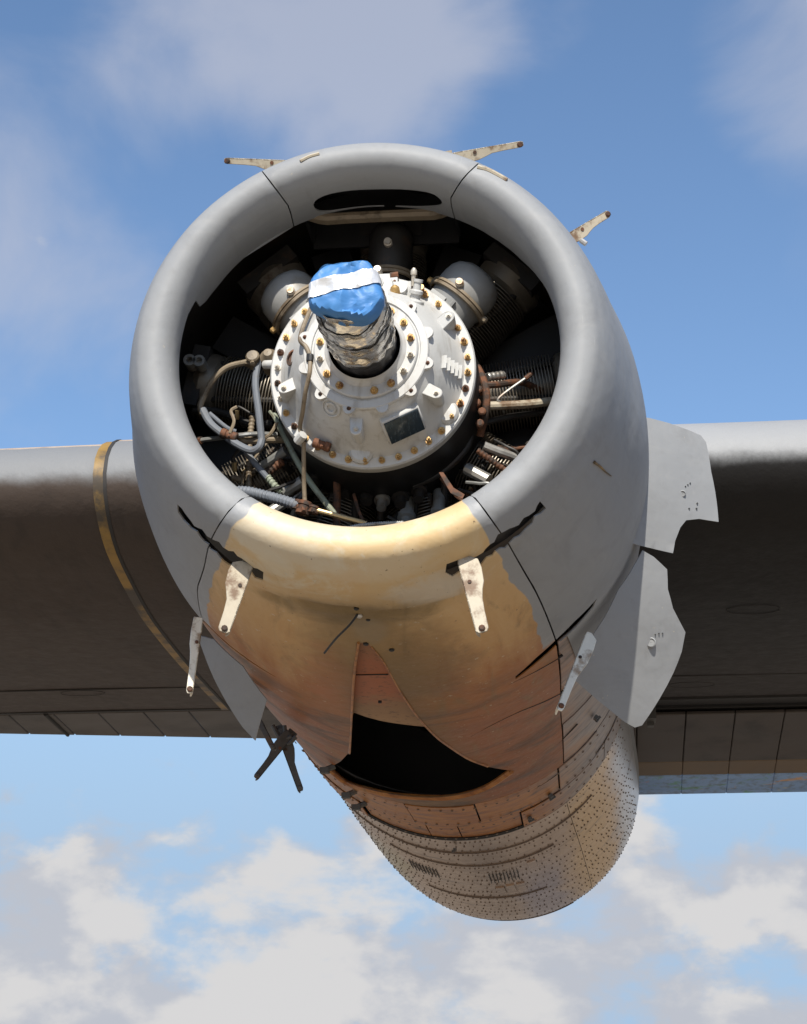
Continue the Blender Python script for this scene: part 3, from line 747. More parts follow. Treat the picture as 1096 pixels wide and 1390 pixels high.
# ---- cowl gills: torn grey sheets flaring outward behind the cowl
def cone_pt(px, py, r0=.800, y0=1.0, k=.85):
    """meet the line of sight with the flaring cone r = r0 + (y-y0)*k about the nacelle axis"""
    d = ray(px, py); best = None
    for i in range(4000):
        s_ = 4.5+i*.001; p = CAM+d*s_
        r = math.hypot(p[0]-xc(1.0), (p[2])/SZ)
        g = r-(r0+(p[1]-y0)*k)
        if best is None or abs(g) < best[0]: best = (abs(g), p)
    return Vector(best[1])
def gill(name, outline, k, label, mt='grey_paint', wave=.006):
    pts = [cone_pt(*p, k=k) for p in outline]
    # into (theta, r) and mesh finely
    def tr(p): return (math.atan2(p.x-xc(1.0), p.z/SZ), math.hypot(p.x-xc(1.0), p.z/SZ))
    pl = [(t % (2*math.pi)*.8, r) for t, r in map(tr, pts)]
    o2 = densify(pl, .025); P = list(o2); ed = [(i, (i+1) % len(o2)) for i in range(len(o2))]
    xs = [p[0] for p in o2]; ys = [p[1] for p in o2]; arr = np.array(o2)
    for x in np.arange(min(xs), max(xs), .03):
        for yv in np.arange(min(ys), max(ys), .03):
            if inside((x, yv), o2) and np.hypot(arr[:, 0]-x, arr[:, 1]-yv).min() > .009: P.append((x, yv))
    co, ee, ff, *_ = delaunay_2d_cdt([Vector(p) for p in P], ed, [], 0, 1e-6)
    keep = [tuple(f) for f in ff if inside((sum(co[i][0] for i in f)/len(f), sum(co[i][1] for i in f)/len(f)), o2)]
    V = []
    for c in co:
        t, r = c[0]/.8, c[1]; yv = 1.0+(r-.800)/k
        p = Vector((xc(1.0)+r*math.sin(t), yv, SZ*r*math.cos(t)))
        p.y += noise.noise(p*4.0)*wave*2
        V.append(p)
    o = mesh_obj(name, V, keep, mt, nac)
    bm = bmesh.new(); bm.from_mesh(o.data)
    for f in bm.faces:
        if f.normal.y > 0: f.normal_flip()
    bm.to_mesh(o.data); bm.free()
    sm = o.modifiers.new('thickness', 'SOLIDIFY'); sm.thickness = .004; sm.offset = -1
    es = o.modifiers.new('crisp', 'EDGE_SPLIT'); es.split_angle = math.radians(42)
    o['label'] = label; return o
g1 = gill('cowl_gill', [(850, 566), (881, 567), (908, 574), (936, 584), (952, 591), (959, 600), (966, 640), (976, 708), (950, 704), (932, 706), (924, 716), (917, 734), (914, 751), (880, 743), (850, 735)], 1.25, 'upper torn grey gill sheet beside the cowl flank')
g2 = gill('cowl_gill', [(873, 747), (888, 756), (906, 773), (907, 800), (914, 826), (924, 845), (931, 858), (926, 884), (915, 912), (896, 948), (872, 985), (862, 988), (848, 980), (826, 962), (800, 940), (780, 922), (800, 870), (840, 800)], 1.25, 'lower torn grey gill sheet hanging below the cowl flank')
g3 = gill('cowl_gill', [(268, 862), (276, 885), (290, 920), (308, 954), (330, 988), (347, 1006), (352, 985), (362, 950), (330, 905), (290, 868)], 1.0, 'narrow grey gill sheet behind the chin on the other flank')
# fasteners on the gills
def disc_on(px_, py_, r, k, mt='grey_paint', nm='fastener'):
    c = cone_pt(px_, py_, k=k); c2_ = cone_pt(px_+8, py_, k=k)
    n = Vector(ray(px_, py_)).normalized()*-1
    MB().lathe(c-n*.004, n, [(r*1.05, 0), (r, .006), (r*.8, .008), (r*.75, .005), (.001, .005)], 14, False).build(nm, mt, nac)
disc_on(927, 670, .011, 1.25); disc_on(884, 872, .016, 1.25)
for a in range(3): disc_on(931+a*3.2, 660-(a % 3)*2.2, .0024, 1.25, nm='screw')
for a in range(3): disc_on(890+a*5.0, 861+(a*a)*.6-a*2, .0024, 1.25, nm='screw')
for px_, py_ in ((946, 690), (947, 683), (936, 690)): disc_on(px_, py_, .003, 1.25, nm='screw')

# ---- hinge brackets standing out of the slots
def bracket(base, tip, wmax=.055, wtip=.026, side_=1, mt='bracket_cream', depth=.028, bolt='rust', label=None, twist=0.0, wbase=.035, block=True):
    base, tip = Vector(base), Vector(tip); d = (tip-base); L = d.length; d.normalize()
    view = Vector(CAM)-base; n = (view-d*view.dot(d)).normalized()
    if twist: n = Matrix.Rotation(twist, 3, d) @ n
    s = d.cross(n).normalized()*side_
    pl_ = [(0, wtip*.45, wbase*.55), (.06, wtip*.5, wmax*.66), (.18, wtip*.52, wmax*.72), (.36, wtip*.52, wmax*.66), (.46, wtip*.52, wmax*.50), (.56, wtip*.52, wtip*.62), (.72, wtip*.52, wtip*.52), (.96, wtip*.52, wtip*.48), (1, wtip*.36, wtip*.30)]
    Lf = [base + d*L*t - s*a_ for t, a_, b_ in pl_]; Rt = [base + d*L*t + s*b_ for t, a_, b_ in pl_]
    mb = MB().prism(Lf + Rt[::-1], -n*.005)
    # folded flange along the straight edge
    for a, b in zip(Lf[:-1], Lf[1:]): mb.add([a, b, b-n*depth, a-n*depth, a+s*.005, b+s*.005, b-n*depth+s*.005, a-n*depth+s*.005], [(0, 1, 2, 3), (7, 6, 5, 4), (0, 4, 5, 1), (3, 2, 6, 7), (0, 3, 7, 4), (1, 5, 6, 2)])
    o = mb.build('hinge_bracket', mt, nac, True, 30)
    bv = o.modifiers.new('bevel', 'BEVEL'); bv.width = .0015; bv.segments = 1
    if label: o['label'] = label
    tp = base + d*L*.95
    MB().lathe(tp - n*.012, n, [(.009, 0), (.009, .016), (.006, .019)], 8).build('hinge_pin', bolt, o)
    MB().lathe(base+d*L*.33 - n*.006, n, [(.0055, 0), (.0055, .0085)], 8).build('hinge_pin', 'rust', o)
    if block: MB().box(base-d*.004-n*.030, (.034, .03, .026), Matrix((s, n, d)).transposed()).build('hinge_block', 'bracket_dark' if mt == 'bracket_dark' else 'bracket_cream', o)
    return o
B = at_y
bracket(B(337, 764, .135), B(303, 858, .10), .060, .034, 1)
bracket(B(629, 757, .085), B(656, 858, .05), .056, .036, -1)
bracket(B(272, 838, .62), B(257, 941, .58), .030, .020, 1, 'bracket_sun_tint', block=False)
bracket(B(801, 858, .90), B(760, 964, .74), .042, .022, -1, 'bracket_sun_tint', wbase=.012, block=False)
bracket(B(402, 222, .10), B(304, 218, .14), .036, .018, -1)
bracket(B(612, 212, .10), B(711, 195, .14), .036, .018, 1)
bracket(B(772, 322, .34), B(828, 289, .40), .036, .022, 1)
bracket(B(330, 935, 1.45), B(372, 1018, 1.45), .035, .018, 1, 'bracket_dark', bolt='bracket_dark')
bracket(B(378, 990, 1.75), B(409, 1074, 1.75), .045, .022, -1, 'bracket_dark', bolt='bracket_dark')
bracket(B(396, 996, 1.75), B(347, 1056, 1.70), .040, .022, 1, 'bracket_dark', bolt='bracket_dark')
for pts in ([(326, 928), (334, 946), (341, 950)], [(345, 940), (343, 958), (352, 962)], [(370, 985), (382, 1003), (396, 1000)], [(386, 985), (390, 1010), (402, 1000)], [(338, 930), (352, 945), (348, 970)]):
    yy = 1.45 if pts[0][0] < 350 else 1.75
    MB().tube([B(x, y, yy) for x, y in pts], .008, 7, 4).build('broken_link', 'bracket_dark', nac)
# torn cream rim beside the top bracket, small studs on the flank
MB().tube([S(*unp(*p), .002) for p in ((648, 227), (662, 231), (676, 238), (688, 245))], .006, 6).build('exposed_edge', 'bracket_cream', nac)
MB().tube([S(*unp(*p), .002) for p in ((408, 219), (420, 213), (434, 209))], .005, 6).build('exposed_edge', 'bracket_cream', nac)
for a, b in (((268, 318), (263, 316)), ((789, 326), (796, 331))):
    c = B(*a, .15 if a[0] < 500 else .25); d = B(*b, .15 if a[0] < 500 else .25)
    MB().tube([c, d], .008, 8, 1).build('stud', 'silver_metal', nac)
c_ = [S(*unp(*p), .0008) for p in ((807, 627), (815, 633), (822, 640), (830, 646))]
yl = MB()
for i in range(3):
    a, b = Vector(c_[i]), Vector(c_[i+1]); yl.tube([a, b], [.0045-.001*i, .0035-.001*i], 5, 1)
yl.build('yellow_scratch', 'strip_yellow', nac)

# ------------------------------------------------------------------ wing
wing = thing('wing', (0, 3.5, .1), 'grey aircraft wing passing behind the nacelle, dark brown underside', 'wing')
WROOT = Matrix.Translation((0, -3.5, -.1))
def wobj(o): o.parent = wing; o.matrix_parent_inverse = Matrix.Translation((0, -3.5, -.1)); return o
LEY, LEZ = 2.02, .345
def te(x): return (4.62 + .0*x, -.10)
def airfoil(x, n=44):
    """section from the top of the rear spar round the nose to the lower rear spar; returns (y, z, under)"""
    c = 2.62 ; out_ = []
    for i in range(n+1):
        q = -1+2*i/n; s_ = abs(q)**1.6; t = s_*c
        u = t/c; tn = min(t, .32)/.32
        half = .20*math.sqrt(1-(1-tn)**2) + .085*math.sin(min(1, max(0, t-.03)/.9)*math.pi/2) - .235*max(0, (t-.8)/(c-.8))**1.5
        camber = -.19*u - .12*u*u
        up = q < 0
        z = LEZ + camber + (half*1.0 if up else -half*.92)
        y = LEY + t
        und = .5 + .5*math.copysign(1, q)*min(1, s_**.5*1.9) if q else .5
        out_.append((y, z, und, up, u))
    return out_
def wing_skin(name, x0, x1, nx, off=0.0, u_max=1.0, mt='wing_paint'):
    sec = airfoil(0); V = []; Fc = []; U = []; Wn = []
    ys = np.array([[s_[0], s_[1]] for s_ in sec])
    tg = np.gradient(ys, axis=0); nr = np.stack([-tg[:, 1], tg[:, 0]], 1); nr /= np.linalg.norm(nr, axis=1)[:, None]
    nr = -nr if nr[len(nr)//2][0] > 0 else nr
    for i in range(nx+1):
        x = x0+(x1-x0)*i/nx
        for k, s_ in enumerate(sec):
            d = noise.noise(Vector((x*1.3, s_[0]*1.3, s_[1])))*.004
            V.append((x, s_[0]+nr[k][0]*(off+d), s_[1]+nr[k][1]*(off+d)))
            U.append(s_[2]); Wn.append(1.0 if (s_[3] and .055 < s_[4] < .30 and x < -.5) else (.30 if s_[3] and x < -.5 and s_[4] < .3 else 0.0))
    n = len(sec)
    for i in range(nx):
        for k in range(n-1): Fc.append((i*n+k, i*n+k+1, (i+1)*n+k+1, (i+1)*n+k))
    o = mesh_obj(name, V, Fc, mt)
    bm = bmesh.new(); bm.from_mesh(o.data); bmesh.ops.recalc_face_normals(bm, faces=bm.faces)
    bm.faces.ensure_lookup_table()
    f = max(bm.faces, key=lambda q: -q.calc_center_median().y)
    if f.normal.y > 0: bmesh.ops.reverse_faces(bm, faces=bm.faces)
    bm.to_mesh(o.data); bm.free()
    a = o.data.attributes.new('under', 'FLOAT', 'POINT'); a.data.foreach_set('value', U)
    a = o.data.attributes.new('worn', 'FLOAT', 'POINT'); a.data.foreach_set('value', Wn)
    return wobj(o)
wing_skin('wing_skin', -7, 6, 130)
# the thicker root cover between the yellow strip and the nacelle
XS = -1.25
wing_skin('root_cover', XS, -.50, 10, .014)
wing_skin('edge_strip', XS-.045, XS-.003, 2, .009, mt='strip_yellow')
wing_skin('edge_seal', XS-.004, XS+.010, 1, .0165, mt='seal_dark')
# lower surface helper
_sec = [(s_[0], s_[1]) for s_ in airfoil(0) if not s_[3]]
_ly = np.array([p[0] for p in _sec]); _lz = np.array([p[1] for p in _sec])
def low_z(y): return float(np.interp(y, _ly, _lz))
YE = LEY+2.62; ZE = low_z(YE)
def quad_panel(name, corners, thick, mt, parent=None):
    a, b, c, d = [Vector(p) for p in corners]; n = (b-a).cross(d-a).normalized()
    if n.z > 0: n = -n
    mb = MB(); mb.add([a, b, c, d] + [p-n*thick for p in (a, b, c, d)], [(0, 1, 2, 3), (7, 6, 5, 4), (0, 4, 5, 1), (1, 5, 6, 2), (2, 6, 7, 3), (3, 7, 4, 0)])
    o = mb.build(name, mt, None, False)
    bv = o.modifiers.new('bevel', 'BEVEL'); bv.width = .004; bv.segments = 1
    return wobj(o)
# upper rear skin so that the wing is closed above the flaps
quad_panel('upper_rear_skin', ((-7, YE-.05, ZE+.36), (6, YE-.05, ZE+.36), (6, YE+.60, ZE+.06), (-7, YE+.05, ZE+.20)), .01, 'flap_skin')
# left flap: panels with ribs of shadow between them; trailing edge tapers outboard
xl = -5.0
while xl < -.55:
    x2 = xl+.235
    def ty(x): return YE+.68+.20*(x+1.1)
    quad_panel('flap_panel', ((xl, YE+.035, ZE-.006), (x2-.004, YE+.035, ZE-.006), (x2-.004, ty(x2), ZE-.030), (xl, ty(xl), ZE-.030)), .018, 'flap_skin')
    xl = x2
wobj(MB().box((-3.7, YE+.012, ZE+.02), (6.4, .03, .05)).build('flap_gap_seal', 'seal_dark'))
wobj(MB().tube([(-2.22, YE+.02, ZE-.008), (-2.22, YE+.46, ZE-.03)], .010, 6, 1).build('flap_joint', 'seal_dark'))
# right flap: lowered, in three chordwise bands
xr = .55
YF, ZF = YE+.14, ZE-.055
while xr < 5.0:
    x2 = xr+.245
    quad_panel('flap_panel', ((xr, YF, ZF), (x2-.004, YF, ZF), (x2-.004, YF+.62, ZF-.125), (xr, YF+.62, ZF-.125)), .02, 'flap_skin')
    quad_panel('flap_strip', ((xr, YF+.626, ZF-.126), (x2-.002, YF+.626, ZF-.126), (x2-.002, YF+.80, ZF-.165), (xr, YF+.80, ZF-.165)), .018, 'flap_tan')
    quad_panel('trailing_strip', ((xr, YF+.806, ZF-.166), (x2-.0005, YF+.806, ZF-.166), (x2-.0005, YF+1.06, ZF-.225), (xr, YF+1.06, ZF-.225)), .014, 'coloured_paint')
    xr = x2
wobj(MB().box((2.9, YE+.05, ZE+.015), (4.9, .13, .05)).build('flap_gap_seal', 'seal_dark'))
wobj(MB().box((.86, YE+.05, ZE-.05), (.05, .12, .10)).box((.86, YE+.10, ZE-.09), (.03, .06, .06)).build('flap_bracket', 'bracket_dark'))
quad_panel('flap_core', ((.5, YF+.01, ZF+.035), (5.1, YF+.01, ZF+.035), (5.1, YF+1.03, ZF-.185), (.5, YF+1.03, ZF-.185)), .03, 'seal_dark')
quad_panel('flap_core', ((-7, YE-.02, ZE+.03), (6, YE-.02, ZE+.03), (6, YE+.14, ZE+.01), (-7, YE+.14, ZE+.01)), .01, 'seal_dark')
# spanwise lap joint under the wing and a row of access covers
for (xa, xb) in ((-6.5, XS-.05), (.6, 5.5)):
    wobj(MB().tube([(xa, 4.12, low_z(4.12)-.001), (xb, 4.12, low_z(4.12)-.001)], .004, 5, 1).build('lap_joint', 'seal_dark'))
for x_, y_ in ((1.25, 3.0), (1.75, 3.0), (1.05, 4.32), (-1.9, 4.2)):
    z_ = low_z(y_)
    ring = [(x_+.11*math.cos(q), y_+.06*math.sin(q), low_z(y_+.06*math.sin(q))-.001) for q in [i*math.pi/12 for i in range(25)]]
    wobj(MB().tube(ring, .0013, 5, 1).build('access_cover', 'seal_dark'))

# ------------------------------------------------------------------ engine
GX, GZ = .004, -.025
eng = thing('radial_engine', (0, .55, 0), 'pale grey gearbox and finned cylinders of the radial engine in the cowl', 'aircraft engine')
EI = Matrix.Translation((0, -.55, 0))
def eo(o): o.parent = eng; o.matrix_parent_inverse = EI; return o
# gearbox
gb = eo(MB().lathe((GX, 0, GZ), (0, 1, 0), [(.286, .205), (.289, .200), (.289, .172), (.285, .166), (.258, .165), (.252, .158), (.238, .135), (.218, .095), (.198, .060), (.182, .038), (.172, .026), (.172, .016), (.169, .012), (.150, .011), (.148, .016), (.144, .016), (.142, .008), (.139, .005), (.112, .004), (.109, .000), (.104, -.004), (.100, -.010), (.098, -.020)], 128, False).build('gearbox_housing', 'cast_paint', None, True, 28))
gb['label'] = 'pale grey domed gearbox housing ringed with rusty bolts'
eo(MB().lathe((GX, 0, GZ), (0, 1, 0), [(.282, .203), (.286, .215), (.292, .30), (.305, .42), (.300, .60), (.20, .62)], 72, False).build('gearbox_skirt', 'black_skirt'))
def bolt_mesh(r, h, washer=True):
    mb = MB()
    if washer: mb.lathe((0, 0, 0), (0, -1, 0), [(r*1.45, 0), (r*1.45, h*.16)], 14)
    mb.lathe((0, 0, 0), (0, -1, 0), [(r*1.05, h*.16), (r*1.08, h*.62), (r*.9, h*.72)], 6)
    mb.lathe((0, 0, 0), (0, -1, 0), [(r*.55, h*.7), (r*.55, h*.98), (r*.4, h*1.08)], 8)
    return mb
bolt_protos = {}
def bolt(p, r, h, mt, parent, rz=0., tilt=(0, 0)):
    key = (round(r, 4), round(h, 4), mt)
    if key not in bolt_protos:
        o = bolt_mesh(r, h).build('bolt', mt, None); bolt_protos[key] = o.data
    else: o = link(bpy.data.objects.new('bolt', bolt_protos[key]))
    o.parent = parent
    o.location = p; o.rotation_euler = (tilt[0], rz, tilt[1]); return o
NBR = 36
rb = random.Random(5)
for i in range(NBR):
    a = R_(i*360/NBR+4)
    bolt((GX+.268*math.sin(a), .165, GZ+.268*math.cos(a)), .0066+rb.uniform(-.0006, .0008), .022+rb.choice((0, 0, .008)), rb.choice(('brass_rust', 'brass_rust', 'brass_rust', 'rust', 'pale_bolt')), gb, rb.uniform(0, 1), (rb.uniform(-.06, .06), rb.uniform(-.06, .06)))
for i in range(16):
    a = R_(i*360/16+11)
    if i == 8: continue
    bolt((GX+.126*math.sin(a), .004, GZ+.126*math.cos(a)), .0076, .022, rb.choice(('brass_rust', 'brass_rust', 'pale_bolt')), gb, rb.uniform(0, 1))
# lugs round the nose flange, one casting with its holes as dark studs
for i in range(12):
    a = R_(i*30+15)
    c = Vector((GX+.168*math.sin(a), .014, GZ+.168*math.cos(a))); rd = Vector((math.sin(a), 0, math.cos(a))); tn = Vector((rd.z, 0, -rd.x))
    pl = [c - rd*.014 - tn*.030, c - rd*.002 - tn*.020] + [c + (rd*math.cos(q)+tn*math.sin(q))*.0155+rd*.006 for q in [R_(-75+25*k) for k in range(7)]] + [c - rd*.002 + tn*.020, c - rd*.014 + tn*.030]
    lg = MB().prism(pl, (0, .014, 0)).build('lug', 'cast_paint', gb)
    if i % 3 != 2: bolt(c + rd*.006+Vector((0, .001, 0)), .0042, .008, 'rust', gb)
def gear_y(x, z):
    r = math.hypot(x-GX, z-GZ); return float(np.interp(r, [.172, .182, .198, .218, .238, .252, .258], [.026, .038, .060, .095, .135, .158, .165]))
def on_gear(px_, py_):
    y = .1
    for _ in range(12): p = at_y(px_, py_, y); y = gear_y(p.x, p.z)
    return at_y(px_, py_, y)
def gear_n(p):
    e = .004; dx = (gear_y(p.x+e, p.z)-gear_y(p.x-e, p.z))/(2*e); dz = (gear_y(p.x, p.z+e)-gear_y(p.x, p.z-e))/(2*e)
    return Vector((dx, -1, dz)).normalized()
def gpart(mb, name, mt, parent=None): return mb.build(name, mt, parent or gb)
# tongue-shaped bosses on the dome with a screw each
for px_, py_, ang, mt in ((486, 584, 180, 0), (589, 538, 122, 0), (606, 441, 52, 0), (394, 531, 240, 0)):
    c = on_gear(px_, py_); a = R_(ang); rd = Vector((math.sin(a), 0, math.cos(a))); tn = Vector((rd.z, 0, -rd.x))
    yb = c.y; f0 = c + Vector((0, -.045, 0))
    pl = [f0 - rd*.030 - tn*.019, f0 + rd*.012 - tn*.016] + [f0 + rd*.014 + (rd*math.cos(q)+tn*math.sin(q))*.016 for q in [R_(-70+28*k) for k in range(6)]] + [f0 + rd*.012 + tn*.016, f0 - rd*.030 + tn*.019]
    pl = [p + Vector((0, .012*((p-f0).dot(rd) < -.02), 0)) for p in pl]
    o = gpart(MB().prism(pl, (0, .075, 0)), 'boss', 'cast_paint'); bv = o.modifiers.new('b', 'BEVEL'); bv.width = .003; bv.segments = 2
    bolt(f0 + rd*.013, .0055, .010, 'pale_bolt', gb)
    if ang not in (180, 122): continue
    c2_ = c + rd*.034; gpart(MB().lathe(Vector((c2_.x, gear_y(c2_.x, c2_.z)+.012, c2_.z)), (0, -1, 0), [(.036, -.02), (.034, .000), (.027, .008), (.001, .010)], 24, False), 'scallop', 'cast_paint')
# round plugged port
c = on_gear(450, 553); n = gear_n(c)
gpart(MB().lathe(c-n*.004, n, [(.030, 0), (.030, .006), (.027, .009), (.024, .009), (.023, .005), (.018, .005), (.017, .010), (.011, .010), (.010, .004), (.001, .004)], 28, False), 'port_plug', 'cast_paint')
# oval rusty port and the stub pipe next to it
c = on_gear(396, 486); n = gear_n(c)
o = gpart(MB().lathe((0, 0, 0), (0, -1, 0), [(.016, 0), (.016, .006), (.012, .007), (.011, -.002), (.001, -.002)], 20, False), 'oval_port', 'rust'); o.location = c; o.scale = (.75, 1, 1.5); o.rotation_euler = (0, R_(18), 0)
# five raised ribs
for k in range(5):
    a = on_gear(601+5.2*k, 483+3.3*k); b = on_gear(600+5.2*k, 500+3.6*k); n = gear_n(a)
    gpart(MB().prism([a+Vector((-.0038, 0, 0)), a+Vector((.0038, 0, 0)), b+Vector((.0038, 0, 0)), b+Vector((-.0038, 0, 0))], n*.010), 'rib', 'cast_paint')
# data plate: a dark scratched plate on a raised pad
pc = [on_gear(*p) for p in ((514, 567), (562, 545), (577, 578), (529, 600))]
ctr = sum(pc, Vector())/4; ux = (pc[1]-pc[0]).normalized(); uz = (pc[0]-pc[3]); uz = (uz-ux*uz.dot(ux)).normalized(); nm = ux.cross(uz); nm = -nm if nm.y > 0 else nm
rt = Matrix((ux, uz, nm)).transposed()
o = gpart(MB().box(ctr+nm*.004, (.112, .084, .036), rt), 'plate_pad', 'cast_paint'); bv = o.modifiers.new('b', 'BEVEL'); bv.width = .004
o = gpart(MB().box(ctr+nm*.0235, (.100, .072, .005), rt), 'data_plate', 'plate_blue'); o['label'] = 'scratched dark blue data plate'
# casting on the top of the gearbox: oil fitting, plugs, studs
def stack(px_, py_, y, prof, mt, axis=(0, -1, .25), name='fitting', n=14):
    c = at_y(px_, py_, y); return gpart(MB().lathe(c, axis, prof, n, True), name, mt)
stack(520, 395, .14, [(.040, -.03), (.040, .01), (.034, .02), (.030, .03)], 'cast_paint')
stack(545, 400, .12, [(.030, -.03), (.030, .012), (.020, .02), (.020, .035)], 'cast_paint')
stack(563, 410, .10, [(.027, -.02), (.027, .004), (.014, .01), (.014, .022), (.019, .024), (.019, .032), (.012, .036), (.010, .055), (.013, .057), (.013, .064)], 'cast_paint', (.25, -.5, 1))
stack(561, 388, .09, [(.006, 0), (.006, .03), (.009, .032), (.009, .042), (.004, .05)], 'pale_bolt', (.1, -.4, 1))
stack(537, 404, .09, [(.012, 0), (.015, .012), (.012, .03), (.004, .036)], 'brass_rust', (0, -.6, 1))
stack(513, 368, .16, [(.013, -.03), (.013, .012), (.010, .016)], 'pale_bolt', (0, -1, .1), n=8)
stack(513, 386, .12, [(.018, -.02), (.018, .012), (.010, .018)], 'cast_paint')
stack(572, 392, .14, [(.009, -.02), (.009, .012)], 'brass_rust', (0, -1, .1), n=8)
gpart(MB().box(at_y(528, 384, .17), (.055, .05, .035)).box(at_y(540, 392, .15), (.08, .05, .022)), 'oil_fitting', 'cast_paint')
gpart(MB().tube([at_y(530, 374, .15), at_y(541, 373, .15)], .010, 8, 1), 'fitting', 'rust')

# propeller shaft under the wrapping
eo(MB().lathe((GX, 0, GZ), (0, -1, 0), [(.082, -.05), (.082, .30)], 40).build('propeller_shaft', 'dark_metal'))

# dome-capped pods with clamp bands
def pod(ang, y, rr, mt, r0=.265, r1=.405, tip=.462):
    a = R_(ang); d = Vector((math.sin(a), .0, math.cos(a))); o0 = Vector((GX, y, GZ))
    p = eo(MB().lathe(o0, d, [(rr*.88, r0), (rr*.9, r0+.075), (rr*.96, r0+.085), (rr, r0+.095), (rr, r1), (rr*.97, r1+.02), (rr*.86, r1+.040), (rr*.62, r1+.056), (rr*.3, tip-.003), (.002, tip)], 40, False).build('pod', mt, None, True, 50))
    ch = MB().lathe(o0, d, [(rr*1.02, r0+.078), (rr*1.10, r0+.080), (rr*1.12, r0+.088), (rr*1.05, r0+.090), (rr*1.12, r0+.092), (rr*1.10, r0+.100), (rr*1.02, r0+.102)], 40, False).build('clamp_band', 'hose_tan', p)
    t = Vector((d.z, 0, -d.x))
    for s_ in (-1, 1):
        e = o0 + d*(r0+.09) + t*s_*rr*1.12 + Vector((0, -.012, 0))
        q = MB().lathe(e, t*s_, [(.010, -.012), (.010, .008), (.006, .012)], 8).build('clamp_bolt', 'brass_rust' if s_ < 0 else 'hose_tan', p)
    e = o0 + d*(r1-.03) + Vector((0, -rr, 0))
    q = MB().lathe(e+Vector((0, .01, 0)), (0, -1, 0), [(.013, 0), (.013, .022), (.010, .024), (.010, .032)], 12).build('cap_nut', 'pale_bolt', p)
    q = MB().tube([o0+d*(r0+.02)+Vector((0, -rr*.9, 0))+t*.02, o0+d*(r0+.06)+Vector((0, -rr*.95, 0))+t*.02], .008, 7, 1).build('stud', 'pod_paint', p)
    q = MB().box(o0+d*(r0+.035)+Vector((0, -rr*.84, 0))-t*.03, (.05, .02, .04), Matrix.Rotation(a, 3, 'Y')).build('saddle', 'pod_paint', p)
    return p
pod(-41, .33, .088, 'pod_paint'); pod(40, .33, .088, 'pod_paint'); pod(3, .40, .066, 'dark_metal', .30, .50, .55)  # centre pod near-black: the shadow on it is put into its colour

# cylinders: two rows of nine
def cylinder_mesh():
    prof = [(.07, .26)]
    r = .285
    while r < .50:
        prof += [(.072, r), (.104, r+.0012), (.104, r+.0036), (.072, r+.005)]; r += .0092
    prof += [(.085, .505), (.10, .52), (.105, .56), (.085, .60), (.03, .615)]
    return MB().lathe((0, 0, 0), (0, 0, 1), prof, 28, True)
cyl0 = None
for row_, (y_, ph) in enumerate(((.53, 2), (.78, 22))):
    for k in range(9):
        if cyl0 is None: o = cylinder_mesh().build('cylinder', 'fin_metal', None, True, 25); cyl0 = o
        else: o = link(bpy.data.objects.new('cylinder', cyl0.data))
        o.parent = eng; o.matrix_parent_inverse = EI
        o.location = (GX, y_, GZ); o.rotation_euler = (0, R_(ph+40*k), 0)
        # rocker boxes and push rods
        if row_ == 0:
            a = R_(ph+40*k); d = Vector((math.sin(a), 0, math.cos(a))); t = Vector((d.z, 0, -d.x))
            for s_ in (-1, 1):
                q = MB().tube([Vector((GX, .44, GZ))+d*.29+t*s_*.035, Vector((GX, .47, GZ))+d*.55+t*s_*.06], .011, 8, 1).build('push_rod_tube', 'dark_metal', o)
                q.matrix_parent_inverse = (Matrix.Translation(o.location) @ o.rotation_euler.to_matrix().to_4x4()).inverted()
            q = MB().box(Vector((GX, .48, GZ))+d*.575, (.19, .09, .05), Matrix.Rotation(a, 3, 'Y')).build('rocker_box', 'dark_metal', o)
            q.matrix_parent_inverse = (Matrix.Translation(o.location) @ o.rotation_euler.to_matrix().to_4x4()).inverted()
eo(MB().lathe((GX, 0, GZ), (0, 1, 0), [(.29, .45), (.30, .50), (.30, .95)], 48, False).build('crankcase', 'dark_metal'))
# baffles between the cylinders
for k in range(9):
    a = R_(22+40*k); d = Vector((math.sin(a), 0, math.cos(a)))
    eo(MB().box(Vector((GX, .60, GZ))+d*.46, (.12, .008, .30), Matrix.Rotation(a, 3, 'Y')).build('baffle', 'black_skirt'))

# pipes and hoses
def pipe(pts, r, mt, name='pipe', ys=.35, n=10, rip=0, ripn=0, label=None):
    P = [at_y(p[0], p[1], p[2] if len(p) > 2 else ys) for p in pts]
    o = eo(MB().tube(P, r, n, 8, rip, ripn).build(name, mt))
    if label: o['label'] = label
    return o
pipe([(337, 491, .30), (309, 498.5, .31), (289, 516, .32), (277.5, 537, .33), (272, 552, .33), (275, 562, .33)], .009, 'hose_tan', 'hose')
pipe([(275, 556, .33), (286, 575, .32), (304, 590, .31), (322, 603, .30), (341, 611.5, .29), (352, 607, .28), (356, 596, .28)], .0115, 'hose_blue', 'hose')
pipe([(355.5, 598, .28), (351.5, 560, .27), (347, 521, .27), (351, 489, .28)], .0105, 'hose_blue', 'hose')
pipe([(321, 593, .33), (335, 598, .33), (363, 597, .34), (386, 597, .36)], .010, 'hose_tan', 'hose')
pipe([(284, 561, .35), (307, 580, .36), (320, 586, .37)], .007, 'hose_blue', 'hose')
pipe([(323, 667, .26), (340, 668.5, .25), (363, 674, .25), (386, 680, .25), (405, 687, .25)], .0155, 'hose_blue', 'ribbed_hose', rip=.06, ripn=18)
pipe([(424, 691, .20), (498, 711, .20)], .0075, 'rod_brass', 'rod')
GP = [(432, 416), (425, 430), (414, 462), (417, 474), (422, 488), (421.5, 510), (421, 530), (417, 556), (413, 578), (412, 592)]
gp_ = [on_gear(*p) for p in GP]; gp_ = [p + gear_n(p)*.016 for p in gp_[:-1]] + [at_y(412, 594, .135), at_y(412.5, 625, .16), at_y(413, 660, .20), at_y(415, 700, .22)]
